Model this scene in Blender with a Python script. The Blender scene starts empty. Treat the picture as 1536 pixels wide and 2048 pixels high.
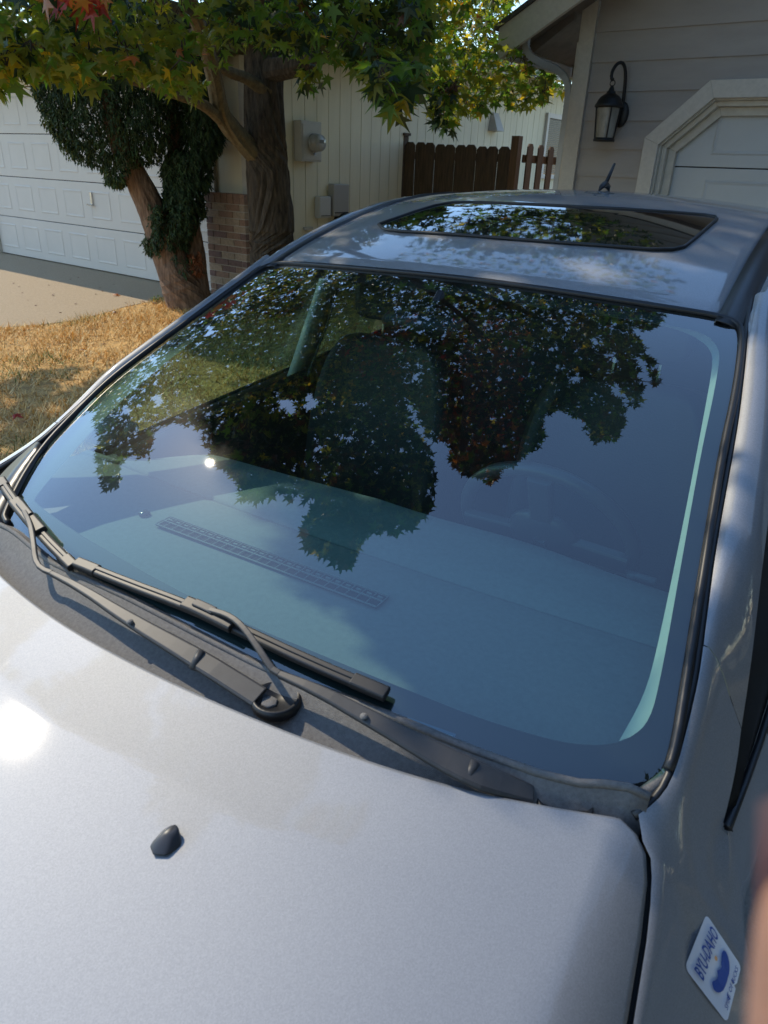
import bpy, bmesh, math, random
import numpy as np
from mathutils import Vector, Matrix
from mathutils.bvhtree import BVHTree
random.seed(7); rng = np.random.default_rng(7)
SC = bpy.context.scene
COL = SC.collection

# ---------------------------------------------------------------- camera
FPX, CX, CY = 1400.0, 768.0, 1024.0          # focal length in photo pixels (1536 x 2048)
CAMZ = 1.608
_up = np.array([0.03759492, -0.89789206, -0.43860743])
_X = np.array([0.79895938, 0.29063661, -0.52649242])
_Y = np.cross(_up, _X)
MW = np.array([_X, _Y, _up])                 # camera axes (right, down, forward) -> world
CAMP = np.array([0.0, 0.0, CAMZ])
cam_d = bpy.data.cameras.new('camera'); cam = bpy.data.objects.new('camera', cam_d); COL.objects.link(cam)
r_, u_, b_ = MW @ [1, 0, 0], -(MW @ [0, 1, 0]), -(MW @ [0, 0, 1])
cam.matrix_world = Matrix(((r_[0], u_[0], b_[0], 0), (r_[1], u_[1], b_[1], 0), (r_[2], u_[2], b_[2], CAMZ), (0, 0, 0, 1)))
cam_d.sensor_width = 36; cam_d.sensor_fit = 'AUTO'; cam_d.lens = 36 * FPX / 2048
cam_d.clip_start = 0.01; cam_d.clip_end = 2000
cam_d.dof.use_dof = True; cam_d.dof.focus_distance = 2.0; cam_d.dof.aperture_fstop = 11.0
SC.camera = cam

# ---------------------------------------------------------------- car frame (x: to its left side, y: rearwards, z: up)
LATX = -1800.0
_h = np.array([LATX - CX, 0, FPX]); _h[1] = -(_h[0] * _up[0] + FPX * _up[2]) / _up[1]
LAT = -(MW @ _h); LAT /= np.linalg.norm(LAT); LAT[2] = 0; LAT /= np.linalg.norm(LAT)
REAR = np.array([-LAT[1], LAT[0], 0.0])
C0 = np.array([0.7629, -1.6249, CAMZ])       # the camera in the car's frame
RC = np.stack([LAT, REAR, np.array([0, 0, 1.0])], 1)      # car -> world
def c2w(p): return CAMP + (np.asarray(p) - C0) @ RC.T
def wray(px, py):
    d = np.stack([np.asarray(px, float) - CX, np.asarray(py, float) - CY, np.full(np.shape(px), FPX)], -1) @ MW.T
    return d / np.linalg.norm(d, axis=-1, keepdims=True)
def cray(px, py): return wray(px, py) @ RC
def wproj(p):
    c = (np.asarray(p) - CAMP) @ MW
    return CX + FPX * c[..., 0] / c[..., 2], CY + FPX * c[..., 1] / c[..., 2], c[..., 2]
def w_aty(px, py, y): r = wray(px, py); return CAMP + r * (y / r[1])
def w_atx(px, py, x): r = wray(px, py); return CAMP + r * (x / r[0])
def c_atz(px, py, z): r = cray(px, py); return C0 + r * ((z - C0[2]) / r[2])
def c_atx(px, py, x): r = cray(px, py); return C0 + r * ((x - C0[0]) / r[0])
GS, G0 = 0.055, -0.06                         # the ground climbs gently to the houses
def gz(y): return G0 + GS * min(max(y, -1.0), 7.0)
def w_ground(px, py):
    r = wray(px, py); t = (G0 - CAMZ) / (r[2] - GS * r[1]); return CAMP + r * t

# the windscreen's surface, u across (-1..1), v from base to header
def E(u, v):
    u = np.asarray(u, float); v = np.asarray(v, float)
    b = np.stack([.76 * u, -1.03 + .10 * u * u + .03 * u ** 6, .945 + 0 * u], -1)
    t = np.stack([.62 * u, -.035 + .035 * u * u, 1.395 - .035 * u * u], -1)
    return b + (t - b) * v[..., None] + np.array([0, -.43, .9]) * (.10 * v * (1 - v))[..., None]
def En(u, v):
    e = 1e-3
    n = np.cross(E(u + e, v) - E(u - e, v), E(u, v + e) - E(u, v - e))
    return n / np.linalg.norm(n, axis=-1, keepdims=True)
def ghit(px, py):
    px = np.atleast_1d(np.asarray(px, float)); py = np.atleast_1d(np.asarray(py, float))
    r = cray(px, py); u = np.zeros(len(px)); v = np.full(len(px), .4); t = np.full(len(px), 1.4)
    for i in range(25):
        F = E(u, v) - C0 - t[:, None] * r; e = 1e-4
        J = np.stack([(E(u + e, v) - E(u - e, v)) / 2e-4, (E(u, v + e) - E(u, v - e)) / 2e-4, -r], -1)
        d = np.linalg.solve(J, -F[..., None])[..., 0]
        d = np.clip(d, -.6, .6)
        u += d[:, 0]; v += d[:, 1]; t += d[:, 2]; u = np.clip(u, -1.6, 1.6); v = np.clip(v, -.5, 1.4)
    return u, v
def gpt(px, py, h=0.0):
    """3-D car points seen at these pixels, h metres above the windscreen surface"""
    u, v = ghit(px, py); p = E(u, v); n = En(u, v); r = cray(np.atleast_1d(px), np.atleast_1d(py))
    return p - r * (h / np.abs((r * n).sum(-1)))[:, None]

# ---------------------------------------------------------------- light: the sun mirrored in the windscreen gives its direction
_u, _v = ghit(420, 925); _n = En(_u, _v)[0]; _r = cray(420, 925)
SUN = (_r - 2 * (_r @ _n) * _n) @ RC.T; SUN /= np.linalg.norm(SUN)      # towards the sun, world
sd = bpy.data.lights.new('sun', 'SUN'); so = bpy.data.objects.new('sun', sd); COL.objects.link(so)
sd.energy = 2.05; sd.angle = math.radians(.53); sd.color = (1.0, .88, .68)
so.rotation_euler = Vector(SUN).to_track_quat('Z', 'Y').to_euler(); so.location = Vector(SUN) * 30
world = bpy.data.worlds.new('World'); SC.world = world; world.use_nodes = True
wn = world.node_tree; bg = wn.nodes['Background']
sky = wn.nodes.new('ShaderNodeTexSky'); sky.sky_type = 'NISHITA'; sky.sun_disc = False
sky.sun_elevation = math.asin(SUN[2]); sky.sun_rotation = math.atan2(SUN[0], SUN[1])
sky.air_density = 1.4; sky.dust_density = .1; sky.ozone_density = 5.0
wn.links.new(sky.outputs[0], bg.inputs[0]); bg.inputs[1].default_value = .15
SC.view_settings.view_transform = 'Standard'; SC.view_settings.look = 'None'
SC.view_settings.exposure = 0.85; SC.view_settings.gamma = 1.0
SC.render.resolution_x, SC.render.resolution_y = 768, 1024

# ---------------------------------------------------------------- helpers
MATS = {}
def mat(name, col, rough=.6, metal=0.0, var=.0, vscale=20.0, bump=0.0, bscale=60.0, col2=None, coat=0.0, spec=.5, stretch=None, detail=4):
    m = bpy.data.materials.new(name); m.use_nodes = True; nt = m.node_tree; b = nt.nodes['Principled BSDF']
    b.inputs['Roughness'].default_value = rough; b.inputs['Metallic'].default_value = metal
    b.inputs['Coat Weight'].default_value = coat; b.inputs['Coat Roughness'].default_value = .03
    b.inputs['Specular IOR Level'].default_value = spec
    c4 = (*col, 1)
    tc = nt.nodes.new('ShaderNodeTexCoord'); mp = nt.nodes.new('ShaderNodeMapping')
    nt.links.new(tc.outputs['Object'], mp.inputs[0])
    if stretch: mp.inputs['Scale'].default_value = stretch
    if var > 0 or col2:
        n = nt.nodes.new('ShaderNodeTexNoise'); n.inputs['Scale'].default_value = vscale; n.inputs['Detail'].default_value = detail
        n.inputs['Roughness'].default_value = .65
        nt.links.new(mp.outputs[0], n.inputs[0])
        rp = nt.nodes.new('ShaderNodeValToRGB'); nt.links.new(n.outputs[0], rp.inputs[0])
        rp.color_ramp.elements[0].position = .3; rp.color_ramp.elements[1].position = .7
        if col2: a, d = col, col2
        else: a, d = [max(0, x * (1 - var)) for x in col], [x * (1 + var) for x in col]
        rp.color_ramp.elements[0].color = (*a, 1); rp.color_ramp.elements[1].color = (*d, 1)
        nt.links.new(rp.outputs[0], b.inputs['Base Color'])
    else: b.inputs['Base Color'].default_value = c4
    if bump > 0:
        n2 = nt.nodes.new('ShaderNodeTexNoise'); n2.inputs['Scale'].default_value = bscale; n2.inputs['Detail'].default_value = 5
        nt.links.new(mp.outputs[0], n2.inputs[0])
        bp = nt.nodes.new('ShaderNodeBump'); bp.inputs['Strength'].default_value = bump; bp.inputs['Distance'].default_value = .01
        nt.links.new(n2.outputs[0], bp.inputs['Height']); nt.links.new(bp.outputs[0], b.inputs['Normal'])
    MATS[name] = m; return m

def tag(o, label=None, cat=None, group=None, kind=None):
    if label: o['label'] = label
    if cat: o['category'] = cat
    if group: o['group'] = group
    if kind: o['kind'] = kind
    return o
def meshobj(name, verts, faces, m, parent=None, smooth=False, mi=None):
    me = bpy.data.meshes.new(name)
    me.from_pydata([tuple(map(float, v)) for v in verts], [], [tuple(f) for f in faces])
    if m is not None:
        for k in (m if isinstance(m, (list, tuple)) else [m]): me.materials.append(k)
    if smooth: me.polygons.foreach_set('use_smooth', [True] * len(me.polygons))
    if mi is not None: me.polygons.foreach_set('material_index', list(mi))
    me.update(); o = bpy.data.objects.new(name, me); COL.objects.link(o)
    if parent is not None: o.parent = parent
    return o
def empty(name, loc=(0, 0, 0), parent=None):
    o = bpy.data.objects.new(name, None); o.location = [float(x) for x in loc]; COL.objects.link(o); o.empty_display_size = .1
    if parent is not None: o.parent = parent
    return o
class MB:
    def __init__(s): s.v = []; s.f = []
    def add(s, v, f):
        k = len(s.v); s.v += [tuple(map(float, p)) for p in v]; s.f += [tuple(i + k for i in q) for q in f]; return s
    def box(s, a, b):
        (x0, y0, z0), (x1, y1, z1) = a, b
        return s.add([(x0, y0, z0), (x1, y0, z0), (x1, y1, z0), (x0, y1, z0), (x0, y0, z1), (x1, y0, z1), (x1, y1, z1), (x0, y1, z1)],
                     [(0, 3, 2, 1), (4, 5, 6, 7), (0, 1, 5, 4), (1, 2, 6, 5), (2, 3, 7, 6), (3, 0, 4, 7)])
    def tube(s, pts, rad, n=8, flat=1.0, upv=(0, 0, 1), cap=True):
        P = [np.array(p, float) for p in pts]; R = rad if hasattr(rad, '__len__') else [rad] * len(P)
        k = len(s.v); upv = np.array(upv, float)
        for i, p in enumerate(P):
            t = P[min(i + 1, len(P) - 1)] - P[max(i - 1, 0)]; t /= np.linalg.norm(t) + 1e-9
            a = np.cross(t, upv); a = a / (np.linalg.norm(a) + 1e-9); b = np.cross(a, t)
            for j in range(n):
                w = 2 * math.pi * (j + .5) / n; s.v.append(tuple(p + a * R[i] * math.cos(w) + b * R[i] * flat * math.sin(w)))
        for i in range(len(P) - 1):
            for j in range(n):
                q = (j + 1) % n; s.f.append((k + i * n + j, k + i * n + q, k + (i + 1) * n + q, k + (i + 1) * n + j))
        if cap: s.f.append(tuple(k + j for j in reversed(range(n)))); s.f.append(tuple(k + (len(P) - 1) * n + j for j in range(n)))
        return s
    def prism(s, poly, d):          # poly: 3-D points, d: extrusion vector
        k = len(poly); d = np.array(d, float); v = [np.array(p, float) for p in poly]
        return s.add(v + [p + d for p in v], [tuple(range(k))[::-1], tuple(range(k, 2 * k))] + [(i, (i + 1) % k, k + (i + 1) % k, k + i) for i in range(k)])
    def lathe(s, prof, c=(0, 0, 0), n=20):
        k = len(s.v); c = np.array(c, float)
        for (r, z) in prof:
            for j in range(n): w = 2 * math.pi * j / n; s.v.append(tuple(c + (r * math.cos(w), r * math.sin(w), z)))
        for i in range(len(prof) - 1):
            for j in range(n): q = (j + 1) % n; s.f.append((k + i * n + j, k + i * n + q, k + (i + 1) * n + q, k + (i + 1) * n + j))
        return s
    def build(s, name, m, parent=None, smooth=False, bevel=0, auto=True):
        o = meshobj(name, s.v, s.f, m, parent, smooth)
        bm = bmesh.new(); bm.from_mesh(o.data); bmesh.ops.recalc_face_normals(bm, faces=bm.faces); bm.to_mesh(o.data); bm.free()
        if bevel:
            md = o.modifiers.new('bevel', 'BEVEL'); md.width = bevel; md.segments = 2; md.limit_method = 'ANGLE'
        return o
def grid(name, P, m, parent=None, thick=0.0, off=-1.0, smooth=True, sub=0):
    """P: rows x cols x 3"""
    R, Cc = P.shape[:2]
    f = [(i * Cc + j, i * Cc + j + 1, (i + 1) * Cc + j + 1, (i + 1) * Cc + j) for i in range(R - 1) for j in range(Cc - 1)]
    o = meshobj(name, P.reshape(-1, 3), f, m, parent, smooth)
    if sub: md = o.modifiers.new('s', 'SUBSURF'); md.levels = md.render_levels = sub
    if thick: md = o.modifiers.new('t', 'SOLIDIFY'); md.thickness = thick; md.offset = off
    return o
def resample(pts, n):
    pts = np.asarray(pts, float); d = np.r_[0, np.cumsum(np.linalg.norm(np.diff(pts, axis=0), axis=1))]
    s = np.linspace(0, d[-1], n); return np.stack([np.interp(s, d, pts[:, k]) for k in range(pts.shape[1])], 1)
def smoothc(pts, n, it=2):
    """Chaikin-rounded and resampled polyline"""
    p = np.asarray(pts, float)
    for _ in range(it):
        q = np.empty((2 * len(p) - 2, p.shape[1])); q[0::2] = .75 * p[:-1] + .25 * p[1:]; q[1::2] = .25 * p[:-1] + .75 * p[1:]
        p = np.vstack([p[:1], q, p[-1:]])
    return resample(p, n)
def inpoly(px, py, poly):
    px = np.asarray(px, float); py = np.asarray(py, float); r = np.zeros(px.shape, bool); n = len(poly); j = n - 1
    for i in range(n):
        xi, yi = poly[i]; xj, yj = poly[j]
        c = ((yi > py) != (yj > py)) & (px < (xj - xi) * (py - yi) / (yj - yi + 1e-12) + xi); r ^= c; j = i
    return r
def sstep(a, b, x): t = np.clip((np.asarray(x, float) - a) / (b - a), 0, 1); return t * t * (3 - 2 * t)

# ================================================================ SETTING
concrete = mat('concrete', (.34, .255, .16), .9, var=.0, col2=(.46, .35, .225), vscale=55, bump=.5, bscale=140)
concrete_r = mat('concrete_worn', (.27, .25, .22), .9, col2=(.38, .35, .31), vscale=7, bump=.4, bscale=120)
soil = mat('dry_lawn', (.28, .16, .055), .95, col2=(.78, .47, .16), vscale=18, bump=.8, bscale=90)
earth = mat('earth', (.12, .10, .06), .95, col2=(.24, .20, .11), vscale=2)
def sheet(name, poly, dz, m, nseg=1):
    o = meshobj(name, [(x, y, gz(y) + dz) for x, y in poly], [tuple(range(len(poly)))], m); tag(o, kind='structure'); return o
ys = [-400, -1, 7, 400]
v = [(x, y, gz(y) - .03) for y in ys for x in (-400, 400)]
tag(meshobj('ground', v, [(0, 1, 3, 2), (2, 3, 5, 4), (4, 5, 7, 6)], earth), kind='structure')
# lawn / neighbour's driveway edge from the photograph
edge = [w_ground(*p)[:2] for p in ((-420, 730), (-160, 682), (0, 656), (80, 650), (150, 641), (205, 628), (250, 614), (300, 604), (335, 590))]
drvL = [(-16, 5.75), (-16, edge[0][1])] + [tuple(e) for e in edge] + [(-6.75, 5.45), (-6.5, 5.75)]
sheet('neighbour_driveway', drvL, .004, concrete)
lawn_poly = [tuple(e) for e in edge] + [(-6.75, 5.45), (-6.4, 5.45), (-5.9, 5.45), (-5.9, 8.4), (-2.75, 8.4), (-2.75, 6.0), (-2.35, -1.0), (-9.6, -1.0)]
sheet('lawn', lawn_poly, .0, soil)
drvR = [(-2.32, 6.35), (-2.32, -1.0), (3.6, -1.0), (3.6, 6.35)]
sheet('driveway', drvR, .006, concrete_r)

white = mat('white_siding_paint', (.76, .69, .50), .65, var=.06, vscale=5, bump=.12, bscale=60, stretch=(1, 1, .15))
whitetrim = mat('white_trim_paint', (.60, .56, .48), .6, var=.10, vscale=14, bump=.15, bscale=50)
doorwhite = mat('white_door_paint', (.63, .58, .52), .5, var=.03, vscale=3)
doorblue = mat('pale_door_paint', (.54, .56, .57), .45, var=.03, vscale=3)
taupe = mat('taupe_siding_paint', (.38, .345, .32), .7, var=.08, vscale=6, bump=.2, bscale=40, stretch=(.25, 1, 1))
oldtrim = mat('weathered_white_trim', (.56, .52, .46), .7, col2=(.65, .60, .53), vscale=30, bump=.08, bscale=60)
roofing = mat('roof_shingle', (.05, .047, .045), .9, col2=(.11, .10, .095), vscale=40, bump=.6, bscale=90)
soffit_m = mat('soffit_board', (.20, .17, .15), .8, var=.15, vscale=9)
darkgap = mat('dark_gap', (.03, .03, .03), .9)
mortar = mat('mortar', (.52, .46, .38), .95, var=.15, vscale=40, bump=.4, bscale=120)
bricks = [mat('brick_' + n, c, .9, var=.25, vscale=35, bump=.6, bscale=110) for n, c in
          (('red', (.31, .19, .13)), ('brown', (.28, .17, .12)), ('buff', (.40, .30, .21)), ('plum', (.21, .13, .11)))]
greymetal = mat('painted_metal', (.48, .46, .41), .5, var=.05, vscale=8)
chrome = mat('chrome', (.7, .7, .7), .2, metal=1)
glassdark = mat('window_glass', (.03, .035, .04), .05)

# ---------------------------------------------------------------- neighbour's house
FY = 5.60; WX = -5.98
hs = tag(empty('house', (-8.5, FY, .24)), 'white house with wide panelled garage door, grooved side wall and brick pier', 'house')
def hb(mb, name, m, parent=hs, **k):
    o = mb.build(name, m, parent, **k)
    T = Vector((0, 0, 0)); q = parent
    while q is not None: T += q.location; q = q.parent
    for w in o.data.vertices: w.co -= T
    return o
DX0, DX1, DZ0, DZ1 = -11.42, -6.56, .262, 2.395
gd = empty('garage_door', (0, 0, 0), hs); gd.location = (0, 0, 0)
hb(MB().box((DX0, FY + .03, DZ0), (DX1, FY + .06, DZ1)), 'door_backing', darkgap, gd)
nc, nr = 8, 4; cw = (DX1 - DX0) / nc; rh = (DZ1 - DZ0) / nr
for r in range(nr):
    z0, z1 = DZ0 + r * rh, DZ0 + (r + 1) * rh
    hb(MB().box((DX0, FY, z0 + .004), (DX1, FY + .026, z1 - .004)), 'door_section', doorwhite, gd, bevel=.004)
    for c in range(nc):
        x0, x1 = DX0 + c * cw + .085, DX0 + (c + 1) * cw - .085; a, b = z0 + .10, z1 - .10
        m_ = MB(); d = .035; y = FY - .0005
        o4 = [(x0, a), (x1, a), (x1, b), (x0, b)]; i4 = [(x0 + d, a + d), (x1 - d, a + d), (x1 - d, b - d), (x0 + d, b - d)]
        m4 = [(x0 + .014, a + .014), (x1 - .014, a + .014), (x1 - .014, b - .014), (x0 + .014, b - .014)]
        V_ = [(p[0], y, p[1]) for p in o4] + [(p[0], y - .005, p[1]) for p in m4] + [(p[0], y - .001, p[1]) for p in i4]
        F_ = [(i, (i + 1) % 4, 4 + (i + 1) % 4, 4 + i) for i in range(4)] + [(4 + i, 4 + (i + 1) % 4, 8 + (i + 1) % 4, 8 + i) for i in range(4)] + [(8, 9, 10, 11)]
        m_.add(V_, F_); hb(m_, 'panel', doorwhite, gd)
hp = w_aty(183, 405, FY - .02)
hm = MB().box((hp[0] - .018, FY - .022, hp[2] - .02), (hp[0] + .018, FY - .006, hp[2] + .12)); hm.tube([(hp[0] - .07, FY - .045, hp[2] - .03), (hp[0] + .03, FY - .045, hp[2] - .03)], .010, 8)
hm.tube([(hp[0], FY - .045, hp[2] - .03), (hp[0], FY - .0, hp[2] - .03)], .012, 8); hb(hm, 'door_handle', chrome, gd)
hb(MB().box((DX0 - .28, FY - .05, .245), (DX0 - .004, FY + .10, 2.46)), 'door_jamb', whitetrim, hs)
hb(MB().box((DX1 + .004, FY - .03, .245), (DX1 + .09, FY + .10, 2.40)), 'door_jamb', whitetrim, hs)
hb(MB().box((-15, FY - .04, 2.402), (WX - .004, FY + .08, 2.56)), 'door_header', mat('cream_trim', (.70, .62, .46), .6, var=.05), hs)
hb(MB().box((-15, FY + .004, .2), (DX0 - .284, FY + .12, 2.40)), 'wall', white, hs)
hb(MB().box((DX1 + .094, FY + .004, .2), (WX - .07, FY + .12, 2.40)), 'wall', white, hs)
hb(MB().box((WX - .066, FY - .012, .2), (WX + .03, FY + .09, 2.40)), 'corner_trim', whitetrim, hs)
hb(MB().box((-15, FY + .09, 2.56), (WX - .03, 14.0, 3.0)), 'upper_wall', white, hs)
hb(MB().box((-15, FY + .14, .2), (WX - .022, 14.0, 2.56)), 'house_core', darkgap, hs)
# roof: an eave over the garage, an eave along the side wall
hb(MB().prism([(-15, FY - .55, 2.56), (-5.45, FY - .55, 2.56), (-5.45, FY - .55, 2.70), (-15, FY - .55, 2.70)], (0, .03, 0)), 'fascia', whitetrim, hs)
hb(MB().add([(-15, FY - .58, 2.71), (-5.40, FY - .58, 2.71), (-5.40, 14.2, 3.25), (-15, 14.2, 3.25), (-15, FY - .58, 2.75), (-5.40, FY - .58, 2.75), (-5.40, 14.2, 3.29), (-15, 14.2, 3.29)],
            [(0, 3, 2, 1), (4, 5, 6, 7), (0, 1, 5, 4), (1, 2, 6, 5), (2, 3, 7, 6), (3, 0, 4, 7)]), 'roof', roofing, hs)
hb(MB().add([(-5.46, FY - .52, 2.58), (-5.43, FY - .52, 2.58), (-5.43, 14.15, 3.08), (-5.46, 14.15, 3.08), (-5.46, FY - .52, 2.705), (-5.43, FY - .52, 2.705), (-5.43, 14.15, 3.24), (-5.46, 14.15, 3.24)],
            [(0, 3, 2, 1), (4, 5, 6, 7), (0, 1, 5, 4), (1, 2, 6, 5), (2, 3, 7, 6), (3, 0, 4, 7)]), 'rake_board', whitetrim, hs)
# grooved boards of the side wall
y = FY + .094; k = 0
while y < 13.9:
    w = .198
    hb(MB().box((WX - .02, y + .004, .2), (WX + random.uniform(-.001, .001), y + w - .004, 3.02)), 'siding_board', white, hs); y += w
# brick pier
pier = empty('brick_pier', (0, 0, 0), hs)
PX0, PX1, PY0, PY1, PZ0, PZ1 = -6.53, -5.91, FY - .12, FY + .09, .25, 1.325
hb(MB().box((PX0 + .006, PY0 + .006, PZ0), (PX1 - .006, PY1, PZ1 - .006)), 'mortar_core', mortar, pier)
bh = (PZ1 - .10 - PZ0) / 14
for r in range(14):
    z = PZ0 + r * bh; x = PX0 - (.11 if r % 2 else 0)
    while x < PX1 - .01:
        a, b = max(x, PX0) + .005, min(x + .215, PX1) - .005
        if b - a > .03:
            hb(MB().box((a, PY0 - random.uniform(0, .004), z + .005), (b, PY0 + .05, z + bh - .005)), 'brick', random.choice(bricks), pier)
        x += .215
    a, b = PY0 + .06, PY1 - .005
    hb(MB().box((PX1 - .05, a, z + .005), (PX1 + random.uniform(0, .004), b, z + bh - .005)), 'brick', random.choice(bricks), pier)
x = PX0 - .01
while x < PX1:
    hb(MB().box((x + .004, PY0 - .018, PZ1 - .095), (min(x + .095, PX1 + .012) - .004, PY1, PZ1)), 'brick', random.choice(bricks[:2]), pier); x += .095
# window and vent of the side wall
a = w_atx(1092, 228, WX + .0); b = w_atx(1129, 232, WX)
wy0, wy1, wz1 = a[1], b[1] + .25, a[2] + .02; wz0 = wz1 - 1.0
win = empty('window', (0, 0, 0), hs)
fm = MB()
for q in (((wy0, wz0), (wy0 + .07, wz1)), ((wy1 - .07, wz0), (wy1, wz1)), ((wy0 + .071, wz1 - .07), (wy1 - .071, wz1)), ((wy0 + .071, wz0), (wy1 - .071, wz0 + .07))):
    fm.box((WX + .002, q[0][0], q[0][1]), (WX + .05, q[1][0], q[1][1]))
hb(fm, 'frame', doorwhite, win)
hb(MB().box((WX + .003, wy0 + .07, wz0 + .07), (WX + .012, wy1 - .07, wz1 - .07)), 'pane', glassdark, win)
bl = MB(); z = wz0 + .09
while z < wz1 - .08: bl.add([(WX + .016, wy0 + .075, z), (WX + .016, wy1 - .075, z), (WX + .026, wy1 - .075, z + .018), (WX + .026, wy0 + .075, z + .018)], [(0, 1, 2, 3)]); z += .028
hb(bl, 'blind', mat('blind', (.30, .30, .29), .6), win)
vp = w_atx(990, 262, WX + .05)
vm = MB(); a, b, c, d = vp[1] - .13, vp[1] + .13, vp[2], vp[2] + .24
vm.add([(WX + .003, a, c), (WX + .003, b, c), (WX + .003, b - .05, d), (WX + .003, a + .05, d), (WX + .15, a + .02, c), (WX + .15, b - .02, c), (WX + .04, b - .05, d), (WX + .04, a + .05, d)],
       [(0, 1, 5, 4), (4, 5, 6, 7), (1, 2, 6, 5), (2, 3, 7, 6), (3, 0, 4, 7)])
hb(vm, 'vent_hood', greymetal, hs)

# ---------------------------------------------------------------- boxes on the side wall
def wallbox(name, p0, p1, dep, m, label, cat):
    a, b = w_atx(*p0, WX + dep), w_atx(*p1, WX + dep); c = ((a[1] + b[1]) / 2, min(a[2], b[2]), abs(b[1] - a[1]) / 2, max(a[2], b[2]))
    return c
a = w_atx(587, 240, WX); b = w_atx(640, 322, WX + .1)
mY0, mY1, mZ0, mZ1 = a[1], a[1] + .33, w_atx(590, 322, WX)[2], a[2]
em = tag(empty('electric_meter', (WX, (mY0 + mY1) / 2, mZ0)), 'beige electric meter box with round glass dial on white siding', 'meter')
hb(MB().box((WX + .004, mY0, mZ0), (WX + .11, mY1, mZ1)), 'cabinet', greymetal, em, bevel=.006)
hb(MB().box((WX + .112, mY0 + .02, mZ0 + .02), (WX + .118, mY1 - .02, mZ1 - .03)), 'cover', greymetal, em, bevel=.002)
dc = (WX + .118, mY0 + .19, (mZ0 + mZ1) / 2 - .01)
dm = MB(); dm.lathe([(.0, .0), (.092, .0), (.094, .03), (.086, .034), (.084, .10), (.078, .115), (0, .118)], n=28)
R90 = [(z, y, -x) for x, y, z in dm.v]; dm.v = [(p[0] + dc[0], p[1] + dc[1], p[2] + dc[2]) for p in R90]
dial = hb(dm, 'dial', mat('meter_glass', (.42, .42, .40), .12, var=.1, vscale=30), em, smooth=True)
fc = MB().box((dc[0] + .1185, dc[1] - .035, dc[2] - .005), (dc[0] + .120, dc[1] + .035, dc[2] + .03)); hb(fc, 'display', mat('meter_display', (.10, .11, .10), .3), em)
hb(MB().tube([(dc[0] + .0, dc[1], dc[2] - .10), (dc[0] + .012, dc[1], dc[2] - .12)], .014, 8), 'seal', chrome, em)
cd = mY0 + .20
hb(MB().tube([(WX + .055, cd, mZ0 - .003), (WX + .055, cd, .25)], .045, 12), 'conduit', greymetal, em, smooth=True)
hb(MB().box((WX + .002, cd - .07, .95), (WX + .03, cd + .07, .98)), 'strap', greymetal, em)
def ubox(p0, p1, dep, col, label, slot):
    a = w_atx(*p0, WX + dep); b = w_atx(*p1, WX + dep); y0, y1 = a[1], b[1]; z1, z0 = a[2], b[2]
    t = tag(empty('utility_box', (WX, (y0 + y1) / 2, z0)), label, 'utility box', 'utility boxes beside the meter')
    hb(MB().box((WX + .003, y0, z0), (WX + dep, y1, z1)), 'cabinet', col, t, bevel=.012)
    hb(MB().box((WX + dep + .001, y0 + .02, z0 + (z1 - z0) * .10), (WX + dep + .008, y1 - .02, z0 + (z1 - z0) * .13)), 'lid_seam', darkgap, t)
    hb(MB().tube([(WX + .04, (y0 + y1) / 2, z0 - .003), (WX + .04, (y0 + y1) / 2, .25)], .016, 8), 'conduit', greymetal, t)
    hb(MB().tube([(WX + .03, (y0 + y1) / 2, z1 + .003), (WX + .03, (y0 + y1) / 2, z1 + .5)], .006, 6), 'cable', greymetal, t)
    return t
ubox((640, 393), (662, 436), .09, mat('box_white', (.52, .51, .47), .5), 'small pale utility box with a conduit below it', 0)
ubox((668, 368), (698, 432), .10, mat('box_grey', (.36, .345, .32), .5), 'taller taupe utility box next to the pale one', 1)
# coiled hose hung under them
hc = w_atx(692, 428, WX + .12); hz = MB(); pts = []
for i in range(120):
    w = i * .33; pts.append((WX + .10 + .05 * math.sin(i * .9), hc[1] + .17 * math.cos(w) * (1 + .05 * math.sin(i)), hc[2] - .17 + .17 * math.sin(w)))
hz.tube(pts, .014, 6); tag(hz.build('garden_hose', mat('hose_black', (.015, .015, .016), .45), None, True), 'black coiled garden hose hanging below the utility boxes', 'hose')

# ---------------------------------------------------------------- fence
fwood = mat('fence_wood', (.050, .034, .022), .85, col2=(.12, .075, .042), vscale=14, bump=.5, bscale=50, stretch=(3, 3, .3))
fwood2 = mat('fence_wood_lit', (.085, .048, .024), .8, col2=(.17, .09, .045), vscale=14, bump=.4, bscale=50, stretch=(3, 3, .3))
FYN = 8.4
fn = tag(empty('fence', (-4, FYN, .3)), 'dark brown weathered picket fence running between the two houses', 'fence')
def picket(x, y, w, ztop, along, m, par):
    mb = MB(); c = .035
    if along == 'x': mb.prism([(x, y, .3), (x + w, y, .3), (x + w, y, ztop - c), (x + w - c, y, ztop), (x + c, y, ztop), (x, y, ztop - c)], (0, .018, 0))
    else: mb.prism([(x, y, .3), (x, y + w, .3), (x, y + w, ztop - c), (x, y + w - c, ztop), (x, y + c, ztop), (x, y, ztop - c)], (.018, 0, 0))
    return hb(mb, 'picket', m, par)
pl = w_aty(806, 275, FYN); pr = w_aty(1036, 276, FYN)
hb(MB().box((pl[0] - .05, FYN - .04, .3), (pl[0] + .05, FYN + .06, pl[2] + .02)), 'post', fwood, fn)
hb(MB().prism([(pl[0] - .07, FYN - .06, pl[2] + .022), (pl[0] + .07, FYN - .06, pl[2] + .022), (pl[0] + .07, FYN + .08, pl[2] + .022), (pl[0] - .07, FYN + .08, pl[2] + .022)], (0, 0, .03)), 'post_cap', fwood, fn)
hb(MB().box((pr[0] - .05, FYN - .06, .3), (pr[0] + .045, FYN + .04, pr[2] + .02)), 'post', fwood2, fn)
x = pl[0] + .056; i = 0
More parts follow.
